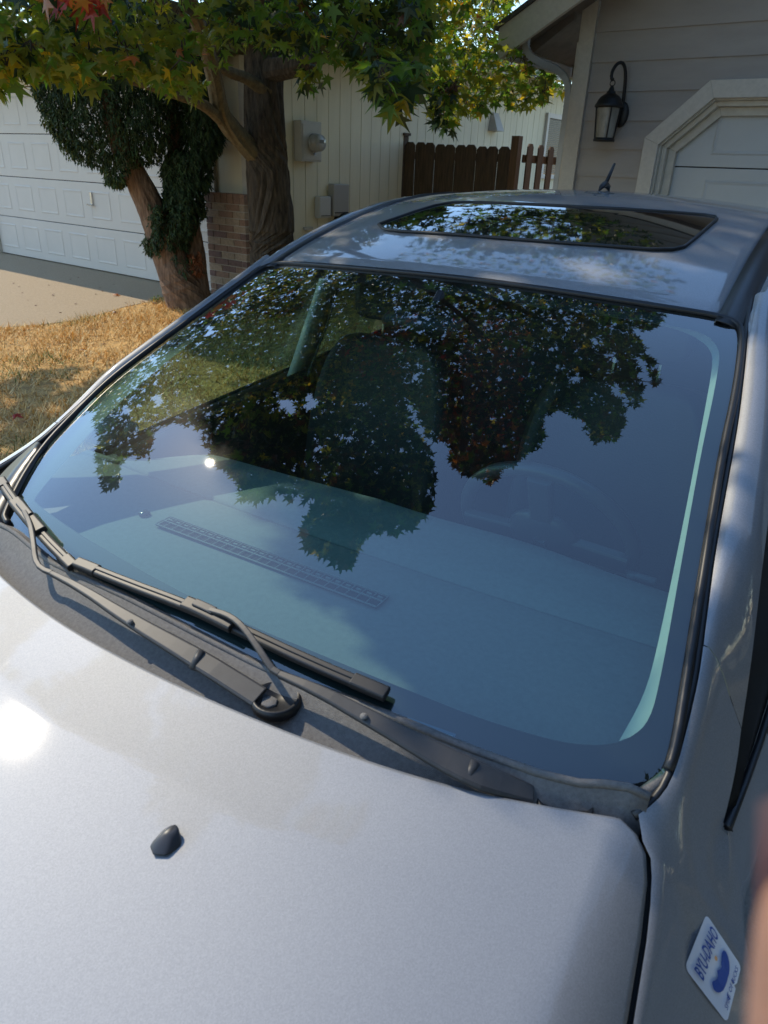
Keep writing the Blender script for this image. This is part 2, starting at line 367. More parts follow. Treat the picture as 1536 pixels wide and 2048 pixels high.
while x < pr[0] - .17:
    picket(x, FYN - (.0 if i % 2 else .02), .15, pl[2] - .05 - .012 * i / 3 + random.uniform(-.012, .008), 'x', fwood, fn); x += .152; i += 1
for z in (.7, 1.75): hb(MB().box((pl[0] + .055, FYN + .022, z), (pr[0] - .055, FYN + .06, z + .085)), 'rail', fwood, fn)
fn2 = tag(empty('fence', (pr[0], FYN + 1, .3)), 'sunlit reddish brown picket fence returning behind the dark fence', 'fence')
y = FYN + .12; i = 0
while y < FYN + 2.6:
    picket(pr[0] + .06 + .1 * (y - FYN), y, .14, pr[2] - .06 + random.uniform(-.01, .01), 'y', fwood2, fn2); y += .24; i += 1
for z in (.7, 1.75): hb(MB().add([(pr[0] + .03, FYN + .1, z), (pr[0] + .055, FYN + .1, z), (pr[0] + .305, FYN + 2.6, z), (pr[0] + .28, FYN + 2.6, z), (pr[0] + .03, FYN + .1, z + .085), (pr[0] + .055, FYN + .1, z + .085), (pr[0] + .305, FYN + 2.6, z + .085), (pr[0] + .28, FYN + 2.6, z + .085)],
                                  [(0, 3, 2, 1), (4, 5, 6, 7), (0, 1, 5, 4), (1, 2, 6, 5), (2, 3, 7, 6), (3, 0, 4, 7)]), 'rail', fwood2, fn2)

# ---------------------------------------------------------------- own house with garage
RY = 6.36
rhs = tag(empty('house', (0, RY, .29)), 'taupe lap sided house with white trimmed garage and clipped door corners', 'house')
# opening outline (outer edge of the trim) and inner edge
O1, O2 = w_aty(1290, 275, RY - .05), w_aty(1422, 160, RY - .05)
ox0, oz0, ox1, oz1 = O1[0], O1[2], O2[0], O2[2]; OXR = 3.3
CXR, CXL = -2.70, -2.825
zs0 = .30; ex = .2055; z00 = 1.628 - 7 * ex
def bend(z):          # right end of a board at height z (under the trim)
    if z <= oz0: return ox0 + .05
    if z < oz1: return ox0 + .05 + (ox1 - ox0) * (z - oz0) / (oz1 - oz0)
    return 6.0
k = 0; z = z00
while z < 4.6:
    a, b = max(z, .3), z + ex + .02
    lo, hi = bend(a + .03), bend(min(b, oz1 - .001) if a < oz1 - .06 else b)
    if a >= oz1 - .06: lo = hi = 6.0
    yb, yt = RY - .022, RY - .006
    x0 = CXR + .003
    mb = MB().add([(x0, yb, a), (lo, yb, a), (hi, yt, b), (x0, yt, b), (x0, yb + .014, a), (lo, yb + .014, a), (hi, yt + .004, b), (x0, yt + .004, b)],
                  [(0, 1, 2, 3), (4, 7, 6, 5), (0, 4, 5, 1), (1, 5, 6, 2), (2, 6, 7, 3), (3, 7, 4, 0)])
    hb(mb, 'siding_board', taupe, rhs); z += ex; k += 1
z = z00                                     # boards round the corner, on the side wall
while z < 2.6:
    mb = MB().add([(CXL - .012, RY + .14, max(z, .3)), (CXL - .012, 11, max(z, .3)), (CXL, 11, z + ex + .02), (CXL, RY + .14, z + ex + .02)], [(0, 1, 2, 3)]); hb(mb, 'siding_board', taupe, rhs); z += ex
hb(MB().box((CXL + .02, RY + .002, .28), (ox0 + .12, 11, 2.6)), 'house_core', darkgap, rhs)
hb(MB().box((ox0 + .13, RY + .32, .28), (6, 11, 2.6)), 'house_core', darkgap, rhs)
hb(MB().box((CXL, RY - .045, .28), (CXR, RY - .0005, 4.3)), 'corner_trim', oldtrim, rhs)
hb(MB().box((CXL - .03, RY - .001, .28), (CXL - .002, RY + .135, 2.6)), 'corner_trim', oldtrim, rhs)
# garage surround: outer trim, stepped inner jamb
def ring(inset, wdt, y0, y1, name, m):
    a = inset; b = inset + wdt
    def pl_(d): s = d * .414; return [(ox0 + d, .29), (ox0 + d, oz0 - s), (ox1 + s, oz1 - d), (OXR - d, oz1 - d)]
    A, B = pl_(a), pl_(b)
    for i in range(3):
        q = [(A[i][0], y0, A[i][1]), (A[i + 1][0], y0, A[i + 1][1]), (B[i + 1][0], y0, B[i + 1][1]), (B[i][0], y0, B[i][1])]
        hb(MB().prism(q, (0, y1 - y0, 0)), name, m, rhs, bevel=.004)
ring(0, .118, RY - .062, RY - .024, 'door_surround', oldtrim)
ring(.095, .035, RY - .023, RY + .05, 'door_jamb', whitetrim)
ring(.13, .035, RY + .02, RY + .09, 'door_jamb', whitetrim)
ring(.165, .06, RY + .08, RY + .125, 'door_stop', whitetrim)
gd2 = empty('garage_door', (0, 0, 0), rhs); GY = RY + .13; X0, X1 = ox0 + .18, OXR - .18
hb(MB().box((X0, GY + .03, .29), (X1, GY + .05, oz1 - .02)), 'door_backing', darkgap, gd2)
gh = (oz1 - .10 - .29) / 4
for r in range(4):
    z0, z1 = .29 + r * gh, .29 + (r + 1) * gh
    hb(MB().box((X0, GY, z0 + .004), (X1, GY + .028, z1 - .004)), 'door_section', doorblue, gd2, bevel=.004)
    c = X0 + .30
    while c < X1 - .6:
        x0_, x1_, a, b = c, c + .52, z0 + .09, z1 - .09; d = .03; y = GY - .0005
        o4 = [(x0_, a), (x1_, a), (x1_, b), (x0_, b)]; m4 = [(x0_ + .012, a + .012), (x1_ - .012, a + .012), (x1_ - .012, b - .012), (x0_ + .012, b - .012)]; i4 = [(x0_ + d, a + d), (x1_ - d, a + d), (x1_ - d, b - d), (x0_ + d, b - d)]
        hb(MB().add([(p[0], y, p[1]) for p in o4] + [(p[0], y - .008, p[1]) for p in m4] + [(p[0], y - .002, p[1]) for p in i4],
                    [(i, (i + 1) % 4, 4 + (i + 1) % 4, 4 + i) for i in range(4)] + [(4 + i, 4 + (i + 1) % 4, 8 + (i + 1) % 4, 8 + i) for i in range(4)] + [(8, 9, 10, 11)]), 'panel', doorblue, gd2)
        c += .66
# gable roof: rake board, soffit, deck, eave gutter
KY = RY - .46
T0, T1 = w_aty(992, 122, KY), w_aty(1162, 0, KY); tt = w_aty(992, 56, KY)
sl = (T1[2] - T0[2]) / (T1[0] - T0[0]); RHT = tt[2] - T0[2]
def rz(x): return T0[2] + sl * (x - T0[0])
XE = T0[0]; XP = 1.2
hb(MB().prism([(XE, KY, rz(XE)), (XP, KY, rz(XP)), (XP, KY, rz(XP) + RHT), (XE, KY, rz(XE) + RHT)], (0, .038, 0)), 'rake_board', oldtrim, rhs)
hb(MB().prism([(XE - .03, KY - .025, rz(XE) + RHT - .02), (XP, KY - .025, rz(XP) + RHT + .0), (XP, KY - .025, rz(XP) + RHT + .03), (XE - .03, KY - .025, rz(XE) + RHT + .015)], (0, 5.0, 0)), 'roof', roofing, rhs)
hb(MB().prism([(XE + .05, KY + .04, rz(XE) + .12), (XP, KY + .04, rz(XP) + .12 + .02), (XP, KY + .04, rz(XP) + .145), (XE + .05, KY + .04, rz(XE) + .145)], (0, 4.9, 0)), 'soffit', soffit_m, rhs)
for yy in (RY - .12, RY + .9, RY + 1.9): hb(MB().prism([(XE + .06, yy, rz(XE) + .03), (CXL - .03, yy, rz(CXL) + .03), (CXL - .03, yy, rz(CXL) + .115), (XE + .06, yy, rz(XE) + .115)], (0, .045, 0)), 'rafter_tail', soffit_m, rhs)
hb(MB().box((XE - .02, KY + .045, rz(XE) + .03), (XE + .025, RY + 4.3, rz(XE) + RHT - .03)), 'gutter', oldtrim, rhs)
dsm = mat('downspout_paint', (.50, .52, .54), .45, var=.06, vscale=12)
p1 = w_aty(1052, 92, KY + .18); p2 = w_aty(1056, 108, KY + .2); p3 = w_aty(1075, 122, KY + .24); p4 = np.array([CXL - .17, RY + .03, w_aty(1118, 140, RY + .03)[2]]); p5 = np.array([CXL - .078, RY + .07, w_aty(1140, 168, RY + .07)[2]]); p6 = p5 + (0, 0, -.22)
p7 = np.array([p6[0] - .0, RY + .05, .32])
xs = smoothc([p1, p2, p3, p4, p5, p6], 26, 2)
dsp = MB().tube([p1 + (0, 0, .12)] + list(xs) + [p7], .036, 4, flat=.8, upv=(0, 1, 0)); hb(dsp, 'downspout', dsm, rhs, bevel=.006)
rb = MB()
for i in range(0, 24, 1): rb.tube([xs[i], xs[i] * .8 + xs[i + 1] * .2], .040, 4, flat=.8, upv=(0, 1, 0))
hb(rb, 'downspout_ribs', dsm, rhs)

# ---------------------------------------------------------------- lantern
blk = mat('black_iron', (.012, .012, .013), .45, bump=.1, bscale=80)
lglass = mat('seeded_glass', (.30, .28, .24), .12, var=.35, vscale=16, stretch=(1, 1, .4), spec=.8)
la, lb = w_aty(1207, 283, RY - .17), w_aty(1222, 190, RY - .17)
LC = np.array([la[0], RY - .17, la[2]]); LH = .52
lt = tag(empty('wall_lantern', LC), 'black coach lantern with glass cylinder on taupe lap siding', 'lantern')
def lg(mb, n, m, **k): return hb(mb, n, m, lt, **k)
lg(MB().lathe([(0, 0), (.082, 0), (.085, .012), (.078, .022), (.07, .026), (0, .026)], LC, 24), 'base_ring', blk, smooth=True)
lg(MB().lathe([(.068, .027), (.088, .235)], LC, 24), 'glass_cylinder', lglass, smooth=True)
for q in range(4):
    w = q * math.pi / 2 + .6
    lg(MB().tube([LC + (.075 * math.cos(w), .075 * math.sin(w), .02), LC + (.097 * math.cos(w), .097 * math.sin(w), .24)], .006, 6), 'bar', blk)
lg(MB().lathe([(.09, .237), (.110, .240), (.112, .252), (.100, .270), (.092, .290), (.075, .312), (.05, .328), (.034, .338), (.036, .346), (.024, .354), (.018, .372), (.012, .385), (0, .392)], LC, 24), 'roof_cap', blk, smooth=True)
lg(MB().tube([LC + (.020 * math.cos(t), 0, .405 + .020 * math.sin(t)) for t in np.linspace(0, 2 * math.pi, 14)], .004, 6), 'hanging_ring', blk)
arm = [LC + p for p in ((.0, 0, .425), (-.022, .0, .445), (-.018, .01, .50), (.006, .03, .545), (.035, .06, .55), (.055, .09, .50), (.06, .115, .40), (.06, .13, .30), (.06, .14, .25))]
lg(MB().tube(smoothc(arm, 26), .013, 8), 'arm', blk, smooth=True)
bp_ = MB(); bp_.lathe([(0, 0), (.058, 0), (.058, .012), (.045, .022), (0, .024)], n=20); bp_.v = [(LC[0] + .06 + x, RY - .026 - z, LC[2] + .20 + y * 1.6) for x, y, z in bp_.v]
lg(bp_, 'back_plate', blk, smooth=True)

# ================================================================ CAR
def paint_mat():
    m = mat('silver_paint', (.30, .305, .315), .70, metal=.9, coat=1.0)
    nt = m.node_tree; b = nt.nodes['Principled BSDF']; tc = nt.nodes['Texture Coordinate']
    b.inputs['Coat IOR'].default_value = 1.52; b.inputs['Coat Roughness'].default_value = .045
    vo = nt.nodes.new('ShaderNodeTexVoronoi'); vo.inputs['Scale'].default_value = 800
    nt.links.new(tc.outputs['Object'], vo.inputs['Vector'])
    rp = nt.nodes.new('ShaderNodeValToRGB'); rp.color_ramp.elements[0].color = (.335, .34, .35, 1); rp.color_ramp.elements[1].color = (.41, .415, .425, 1)
    nt.links.new(vo.outputs['Color'], rp.inputs[0]); nt.links.new(rp.outputs[0], b.inputs['Base Color'])
    n2 = nt.nodes.new('ShaderNodeTexNoise'); n2.inputs['Scale'].default_value = 700; nt.links.new(tc.outputs['Object'], n2.inputs[0])
    bp = nt.nodes.new('ShaderNodeBump'); bp.inputs['Strength'].default_value = .035; bp.inputs['Distance'].default_value = .001
    nt.links.new(n2.outputs[0], bp.inputs['Height']); nt.links.new(bp.outputs[0], b.inputs['Normal'])
    return m
paint = paint_mat()
def glass_mat(name, tint, ior=1.52, rough=0.0, boost=1.0, dust=0.0):
    m = bpy.data.materials.new(name); m.use_nodes = True; nt = m.node_tree; nt.nodes.remove(nt.nodes['Principled BSDF'])
    out = nt.nodes['Material Output']; tr = nt.nodes.new('ShaderNodeBsdfTransparent'); tr.inputs[0].default_value = (*tint, 1)
    gl = nt.nodes.new('ShaderNodeBsdfGlossy'); gl.inputs['Roughness'].default_value = rough; gl.inputs[0].default_value = (1, 1, 1, 1)
    lw = nt.nodes.new('ShaderNodeLayerWeight'); lw.inputs[0].default_value = .5
    pw = nt.nodes.new('ShaderNodeMath'); pw.operation = 'POWER'; pw.inputs[1].default_value = 5.0; nt.links.new(lw.outputs['Facing'], pw.inputs[0])
    ml = nt.nodes.new('ShaderNodeMath'); ml.operation = 'MULTIPLY_ADD'; ml.inputs[1].default_value = .957 * boost; ml.inputs[2].default_value = .043 * boost; ml.use_clamp = True
    nt.links.new(pw.outputs[0], ml.inputs[0]); mx = nt.nodes.new('ShaderNodeMixShader')
    nt.links.new(ml.outputs[0], mx.inputs[0]); nt.links.new(tr.outputs[0], mx.inputs[1]); nt.links.new(gl.outputs[0], mx.inputs[2])
    if dust > 0:
        g2 = nt.nodes.new('ShaderNodeBsdfGlossy'); g2.inputs['Roughness'].default_value = .30; m3 = nt.nodes.new('ShaderNodeMixShader'); m3.inputs[0].default_value = .003
        nt.links.new(mx.outputs[0], m3.inputs[1]); nt.links.new(g2.outputs[0], m3.inputs[2]); mx = m3
        df = nt.nodes.new('ShaderNodeBsdfDiffuse'); df.inputs[0].default_value = (.5, .5, .48, 1)
        tc = nt.nodes.new('ShaderNodeTexCoord'); n = nt.nodes.new('ShaderNodeTexNoise'); n.inputs['Scale'].default_value = 5; n.inputs['Detail'].default_value = 8
        nt.links.new(tc.outputs['Object'], n.inputs[0])
        mr = nt.nodes.new('ShaderNodeMapRange'); mr.inputs[1].default_value = .45; mr.inputs[2].default_value = .8; mr.inputs[3].default_value = dust * .3; mr.inputs[4].default_value = dust
        nt.links.new(n.outputs[0], mr.inputs[0]); m2 = nt.nodes.new('ShaderNodeMixShader'); nt.links.new(mr.outputs[0], m2.inputs[0])
        nt.links.new(mx.outputs[0], m2.inputs[1]); nt.links.new(df.outputs[0], m2.inputs[2]); nt.links.new(m2.outputs[0], out.inputs[0])
    else: nt.links.new(mx.outputs[0], out.inputs[0])
    MATS[name] = m; return m
wglass = glass_mat('windscreen_glass', (.58, .82, .78), 1.55, 0.010, 3.0, dust=.012)
sglass = glass_mat('side_glass', (.55, .68, .60), 1.5, 0.0, 1.6)
rglass = glass_mat('sunroof_glass', (.02, .022, .022), 1.5, 0.0, 1.8)
frit_m = mat('black_frit', (.008, .008, .009), .5)
rubber = mat('black_rubber', (.014, .014, .015), .42, var=.2, vscale=30)
moulding = mat('roof_moulding', (.016, .016, .017), .3, var=.2, vscale=20)
cowl_m = mat('cowl_plastic', (.165, .157, .147), .62, var=.22, vscale=160, bump=.35, bscale=900)
arm_m = mat('wiper_arm_black', (.050, .048, .047), .5, var=.12, vscale=60)
blade_m = mat('wiper_blade_black', (.022, .021, .021), .48, var=.15, vscale=50)
dash_m = mat('dash_vinyl', (.225, .225, .212), .78, var=.08, vscale=90, bump=.25, bscale=700)
dash_d = mat('dash_dark', (.05, .05, .05), .7)
trim_m = mat('interior_trim', (.62, .61, .55), .75, var=.04, vscale=30)
headl = mat('headliner', (.34, .335, .31), .95)
seat_m = mat('seat_leather', (.028, .027, .026), .55, var=.12, vscale=15, bump=.15, bscale=200)
steer_m = mat('wheel_leather', (.05, .05, .052), .30)
tyre_m = mat('tyre_rubber', (.02, .02, .02), .85); rim_m = mat('alloy', (.5, .5, .52), .3, metal=.9)
bodyblack = mat('underbody', (.012, .012, .012), .9)

car = tag(empty('car', c2w((0, 0, 0.0))), 'silver sedan with closed sunroof and two wipers, tree mirrored in its windscreen', 'car')
car.rotation_euler = (0, 0, math.atan2(LAT[1], LAT[0]))

# ---- windscreen outline traced from the photograph, laid on the glass surface
outl_px = [(12, 1040), (31, 1067), (104, 1129), (182, 1166), (260, 1202), (390, 1270), (521, 1337), (578, 1361), (700, 1405), (800, 1445), (940, 1503), (1081, 1552), (1163, 1571), (1244, 1573), (1315, 1557), (1346, 1530),
           (1375, 1345), (1413, 1100), (1446, 900), (1471, 790), (1483, 700), (1483, 664), (1474, 648), (1445, 637), (1400, 628), (1200, 597), (1081, 579), (900, 555), (700, 537), (600, 529), (560, 528), (525, 536), (462, 581), (400, 628), (300, 700), (219, 762), (150, 830), (90, 893), (45, 960), (12, 1030)]
inn_px = [(66, 1000), (90, 1020), (150, 1062), (215, 1100), (300, 1150), (420, 1212), (530, 1262), (600, 1290), (720, 1340), (820, 1380), (950, 1432), (1080, 1472), (1150, 1487), (1215, 1489), (1262, 1475), (1302, 1440),
          (1325, 1345), (1370, 1090), (1404, 900), (1428, 790), (1440, 722), (1440, 700), (1430, 680), (1410, 664), (1370, 652), (1190, 624), (1060, 606), (890, 584), (720, 563), (640, 552), (580, 551), (540, 560), (488, 597), (425, 648), (330, 722), (252, 788), (185, 855), (126, 922), (85, 970), (66, 995)]
def chaikin_closed(p, it=2):
    p = np.asarray(p, float)
    for _ in range(it): q = np.roll(p, -1, 0); p = np.stack([.75 * p + .25 * q, .25 * p + .75 * q], 1).reshape(-1, 2)
    return p
outl_raw = list(outl_px); outl_px = [tuple(p) for p in chaikin_closed(outl_px)]; inn_px = [tuple(p) for p in chaikin_closed(inn_px)]
NO = len(outl_px)
def on_glass(px, h=0.0):
    px = np.asarray(px, float); return gpt(px[:, 0], px[:, 1], h)
og = on_glass(outl_px)
ou, ov = ghit([p[0] for p in outl_px], [p[1] for p in outl_px])
# a glass sheet: rings shrinking from the outline to its middle in (u,v)
def uvring(px): a, b = ghit([p[0] for p in px], [p[1] for p in px]); return np.stack([a, b], 1)
UO = uvring(outl_px); cen = np.array([0.05, .5])
rings = 14; V_ = []; F_ = []
for k in range(rings + 1):
    s = 1 - (k / rings) * .97; uv = cen + (UO - cen) * s; V_ += list(E(uv[:, 0], uv[:, 1]))
for k in range(rings):
    for j in range(NO):
        q = (j + 1) % NO; F_.append((k * NO + j, k * NO + q, (k + 1) * NO + q, (k + 1) * NO + j))
F_.append(tuple(rings * NO + j for j in range(NO)))
ws = meshobj('windscreen', V_, F_, wglass, car, True)
# smooth analytic normals so that the mirrored tree is not facetted
_uv = np.vstack([cen + (UO - cen) * (1 - (k / rings) * .97) for k in range(rings + 1)])
NN = En(_uv[:, 0], _uv[:, 1])
ws.data.normals_split_custom_set_from_vertices([tuple(n) for n in NN])
# black printed border under the glass
UI = uvring(inn_px); assert len(inn_px) == NO
V_ = []; F_ = []
for k in range(4):
    uo_ = cen + (UO - cen) * 1.035; uv = uo_ + (UI - uo_) * k / 3; V_ += list(E(uv[:, 0], uv[:, 1]) - En(uv[:, 0], uv[:, 1]) * (.020 if k == 0 else .004))
for k in range(3):
    for j in range(NO): q = (j + 1) % NO; F_.append((k * NO + j, k * NO + q, (k + 1) * NO + q, (k + 1) * NO + j))
fb = meshobj('frit_border', V_, F_, frit_m, ws, True)
# rubber seal round the glass
seal = MB(); P = [E(*UO[i % NO][:, None].repeat(1, 1)).reshape(3) for i in range(57, NO)] + [E(UO[0][0], UO[0][1])]
Pn = [En(np.array(UO[i % NO][0]), np.array(UO[i % NO][1])) for i in range(57, NO)] + [En(np.array(UO[0][0]), np.array(UO[0][1]))]
seal.tube([p + n * .003 for p, n in zip(P, Pn)], .0065, 8); seal.build('windscreen_seal', rubber, car, True)

# ---- hood
he_px = [(0, 1145), (100, 1235), (200, 1290), (330, 1355), (450, 1415), (540, 1453), (700, 1508), (860, 1554), (950, 1577), (1100, 1607), (1200, 1622), (1262, 1630)]
he = np.array([c_atz(x, y, .952 - .015 * (c_atz(x, y, .95)[0] / .72) ** 2) for x, y in he_px])
_xs = np.linspace(-.9, .9, 181)
def _ymir(x): return np.interp(x, he[:, 0], he[:, 1])
_ye = np.where(_xs >= he[0, 0], np.interp(_xs, he[:, 0], he[:, 1]), _ymir(-_xs) + he[0, 1] - _ymir(-he[0, 0]))
_ye[_xs > .72] = np.interp(_xs[_xs > .72], [.72, .9], [he[-1, 1], he[-1, 1] + .06])
_cf = np.polyfit(_xs[(_xs > -.82) & (_xs < .72)], _ye[(_xs > -.82) & (_xs < .72)], 5); _in = _xs < .60; _ye[_in] = np.polyval(_cf, _xs[_in])
for _ in range(10): _ye[1:-1] = (_ye[:-2] + 2 * _ye[1:-1] + _ye[2:]) / 4
def yedge(x): return np.interp(x, _xs, _ye)
def hprof(d, x):
    """drop of the hood's skin at distance d in front of its rear edge; a soft crease runs parallel to that edge"""
    dd = np.linspace(0, 1.2, 1201); cr = .128
    s = np.where(dd < cr, .21 - .14 * sstep(.0, cr - .01, dd), .166 + .012 * sstep(cr, 1.0, dd))
    s = np.where((dd >= cr - .008) & (dd < cr), .07 + (.166 - .07) * (dd - cr + .008) / .008, s)
    s = np.where(dd > .95, s + (dd - .95) * 6, s)
    flat = .145 + .05 * sstep(.1, 1.0, dd) + np.where(dd > .95, (dd - .95) * 6, 0)
    a = np.cumsum(s) * .001; b = np.cumsum(flat) * .001; w = 1 - sstep(.30, .62, np.abs(x))
    da, db = np.interp(d, dd, a), np.interp(d, dd, b); off = a[128] - b[128]
    return w * (da - off * sstep(.0, .128, d)) + (1 - w) * db if False else w * da + (1 - w) * db
def hoodz(x, d):
    ax = np.abs(x); e = np.clip(ax - .705, 0, 1)
    return .952 - .022 * (x / .72) ** 2 - hprof(d, x) - (4.8 * e * e + .10 * e)
def xgap(d): return np.interp(d, [0, .012, .03, .06, .12, .25, .5, 1.1], [.712, .733, .749, .759, .769, .784, .80, .76])
rows = np.r_[0, .004, .012, .02, .03, .045, .06, .075, .09, .1, .108, .114, .12, .126, .132, .14, .15, .165, .18, .2, .23, .27, .32, .38, .45, .55, .65, .75, .85, .95, 1.02, 1.08, 1.13]
qs = np.r_[np.linspace(-1, -.93, 8), np.linspace(-.91, .9, 60), np.linspace(.915, 1, 14)]
P = np.zeros((len(rows), len(qs), 3))
for i, d in enumerate(rows):
    x = qs * xgap(d); P[i, :, 0] = x; P[i, :, 1] = yedge(x) - d; P[i, :, 2] = hoodz(x, d)
hoodP = P.copy()
hood = grid('hood', P[:, ::-1], paint, car, thick=.018, off=-1)
hood.data.polygons.foreach_set('use_smooth', [True] * len(hood.data.polygons))
_b = bmesh.new(); _b.from_mesh(hood.data); hoodT = BVHTree.FromBMesh(_b); _b.free()
def hood_hit(px, py, up=0.0):
    r = cray(px, py); l, n, i, d = hoodT.ray_cast(Vector(C0), Vector(r))
    if n.z < 0: n = -n
    return np.array(l), np.array(n)
# dark channel under the hood gap
for s in (-1, 1):
    ch = MB()
    pts = [(s * (xgap(d) + .004), float(yedge(xgap(d))) - d, float(hoodz(xgap(d), d)) - .022) for d in (0, .02, .06, .12, .25, .5, .8, 1.05)]
    ch.tube(pts, .012, 6); ch.build('hood_gap_channel', bodyblack, car)

# ---- body side: fender, A-pillar (inner edge traced), lower body and door
PF = np.array([(0, 0), (.006, -.002), (.014, -.014), (.026, -.040), (.040, -.075), (.056, -.105), (.075, -.135), (.10, -.17), (.122, -.24), (.13, -.37), (.11, -.62)])
PPR = np.array([(0, 0), (.005, .005), (.016, .008), (.033, .004), (.053, -.012), (.070, -.045)])
PPL = np.array([(0, 0), (.004, .004), (.012, .006), (.026, .000), (.042, -.02), (.055, -.05)])
ein_px = [(1277, 1629), (1310, 1606), (1337, 1574), (1358, 1520), (1375, 1454), (1388, 1400), (1400, 1345), (1416, 1220), (1432, 1100), (1450, 1000), (1468, 900), (1480, 827), (1490, 740), (1496, 666), (1503, 625), (1510, 590)]
ein = smoothc(on_glass(ein_px, .004), 70, 2)
TIP = np.array([.828, -.84, .862]); SEAM = -.728
def belt(y): return np.array([np.interp(y, [-.84, -.68, -.56, -.3, .4, 1.2, 2.0, 2.65], [.828, .843, .850, .862, .868, .862, .80, .70]), y, np.interp(y, [-.84, -.56, -.3, .8, 2.65], [.862, .866, .885, .965, 1.10])])
BO = np.array([(0, 0), (.020, -.03), (.042, -.10), (.052, -.25), (.03, -.5)])
def strips(rows_list):
    """join several station grids into one mesh builder"""
    mb = MB()
    for G in rows_list:
        G = np.asarray(G); r, c = G.shape[:2]; mb.add(G.reshape(-1, 3), [(i * c + j, i * c + j + 1, (i + 1) * c + j + 1, (i + 1) * c + j) for i in range(r - 1) for j in range(c - 1)])
    return mb
def side(s, inner, PPn):
    st = [(xgap(d) + .006, float(yedge(xgap(d))) - d, float(hoodz(xgap(d), d)) - .002) for d in (1.1, 1.0, .9, .75, .6, .45, .35, .25, .18, .12, .08, .05, .03, .015)]
    alls = [np.array(p) for p in st]; y_ = st[-1][1]
    for p in inner:
        if p[1] > y_ + .006: alls.append(np.array(p)); y_ = p[1]
    U = []; L = []; Y = []
    for p in alls:
        nose = float(sstep(-1.75, -2.15, p[1])); xo = .912 - nose * .12
        pr = np.stack([PF[:, 0] * (xo - p[0]) / .13, PF[:, 1] * (p[2] - .29) / .62], 1)
        xb = float(np.interp(p[1], [-1.3, -1.123, -1.06, -1.0, -.93, -.86, -.73], [p[0], .782, .775, .768, .760, .752, p[0]])) if -1.3 < p[1] < -.73 else p[0]
        pr[:, 0] += (xb - p[0]) * np.array([0, .1, .3, .6, .85, 1, 1, 1, 1, 1, 1])
        w = float(sstep(-.82, -.52, p[1])); u = pr[:6] * (1 - w) + PPn * w
        U.append([(p[0] + a, p[1], p[2] + b) for a, b in u])
        w2 = float(sstep(-.95, -.82, p[1])); bl = belt(p[1])
        L.append([np.array((p[0] + a, p[1], p[2] + b)) * (1 - w2) + w2 * (bl + (c[0], 0, c[1])) for (a, b), c in zip(pr[6:], BO)]); Y.append(p[1])
    U, L, Y = np.array(U), np.array(L), np.array(Y)
    iS = int(np.argmax(Y > SEAM)); iT = int(np.argmax(Y > -.84)); iD = int(np.argmax(Y > -.60)); 
    # no y may run backwards in the lower skin
    fl = strips([np.concatenate([U[:iT], L[:iT]], 1), U[iT - 1:iS + 1], L[iT - 1:iD]]); dr = []
    for y in np.r_[-.592, -.5, -.4, -.3, -.1, .1, .4, .8, 1.2, 1.6, 2.0, 2.4, 2.65]: dr.append([belt(y) + (c[0], 0, c[1]) for c in BO])
    up2 = U[iS:].copy(); up2[0, :, 1] += .0025
    dk = [(p + (-.006, 0, -.0065)) for p in U[iS]]
    objs = [('fender', fl, paint), ('a_pillar', strips([up2]), paint), ('door', strips([np.array(dr)]), paint), ('seam_backing', MB().tube(dk, .0036, 6), bodyblack)]
    for nm, mb, m in objs:
        if s < 0: mb.v = [(-x, y, z) for x, y, z in mb.v]; mb.f = [f[::-1] for f in mb.f]
        o = mb.build(nm, m, car, True) if nm == 'seam_backing' else meshobj(nm, mb.v, mb.f, m, car, True)
        if nm != 'seam_backing':
            bm_ = bmesh.new(); bm_.from_mesh(o.data); bmesh.ops.remove_doubles(bm_, verts=bm_.verts, dist=1e-5); bm_.to_mesh(o.data); bm_.free()
    top = [TIP + (-.003, 0, .003)] + [U[i, 5] + (-.004, 0, -.003) for i in range(iT, len(U), 3)]
    return U, L, np.array(top), fl
UR, LR, topR, flR = side(1, ein, PPR)
ein_lpx = [(-60, 1075), (-35, 1020), (-5, 975), (30, 930), (72, 884), (110, 849), (150, 814), (219, 751), (300, 691), (400, 618), (462, 572), (510, 537), (540, 514)]
einl = smoothc(on_glass(ein_lpx, .003), 70, 2); einl[:, 0] *= -1
_up_ = einl[einl[:, 1] > -.76]; _lo_ = ein[ein[:, 1] < -.78].copy(); _df = _up_[0] - np.array([np.interp(_up_[0][1], ein[:, 1], ein[:, k]) for k in range(3)])
_lo_ += _df * (1, 0, 1) * sstep(-.95, -.76, _lo_[:, 1])[:, None]; einl = resample(np.vstack([_lo_, _up_]), 70)
UL, LL, topL, flL = side(-1, einl, PPL)
for s_, e_ in ((1, ein), (-1, einl)): MB().tube([p * (s_, 1, 1) + (-.005 * s_, 0, -.006) for p in e_], .0062, 7).build('pillar_seal', rubber, car, True)
def window(top): 
    top = np.vstack([top, [(.66, y, 1.368 + .345 * y - .176 * y * y - .085) for y in (.25, .4, .6, .9)]]); top = top[np.argsort(top[:, 1])]
    bot = np.array([belt(p[1]) + (-.006, 0, -.002) for p in top]); bot[0] = TIP + (-.003, 0, -.003)
    return np.stack([top, (top + bot) / 2 + (.010, 0, 0), bot], 1)
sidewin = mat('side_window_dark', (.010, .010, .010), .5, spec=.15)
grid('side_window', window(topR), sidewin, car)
WL = window(topL); WL[:, :, 0] *= -1; grid('side_window', WL, sglass, car)
for s_ in (-1, 1):
    MB().tube([belt(y) * (s_, 1, 1) + (0, 0, .003) for y in np.linspace(-.84, 1.6, 26)], .006, 6).build('belt_moulding', rubber, car, True)

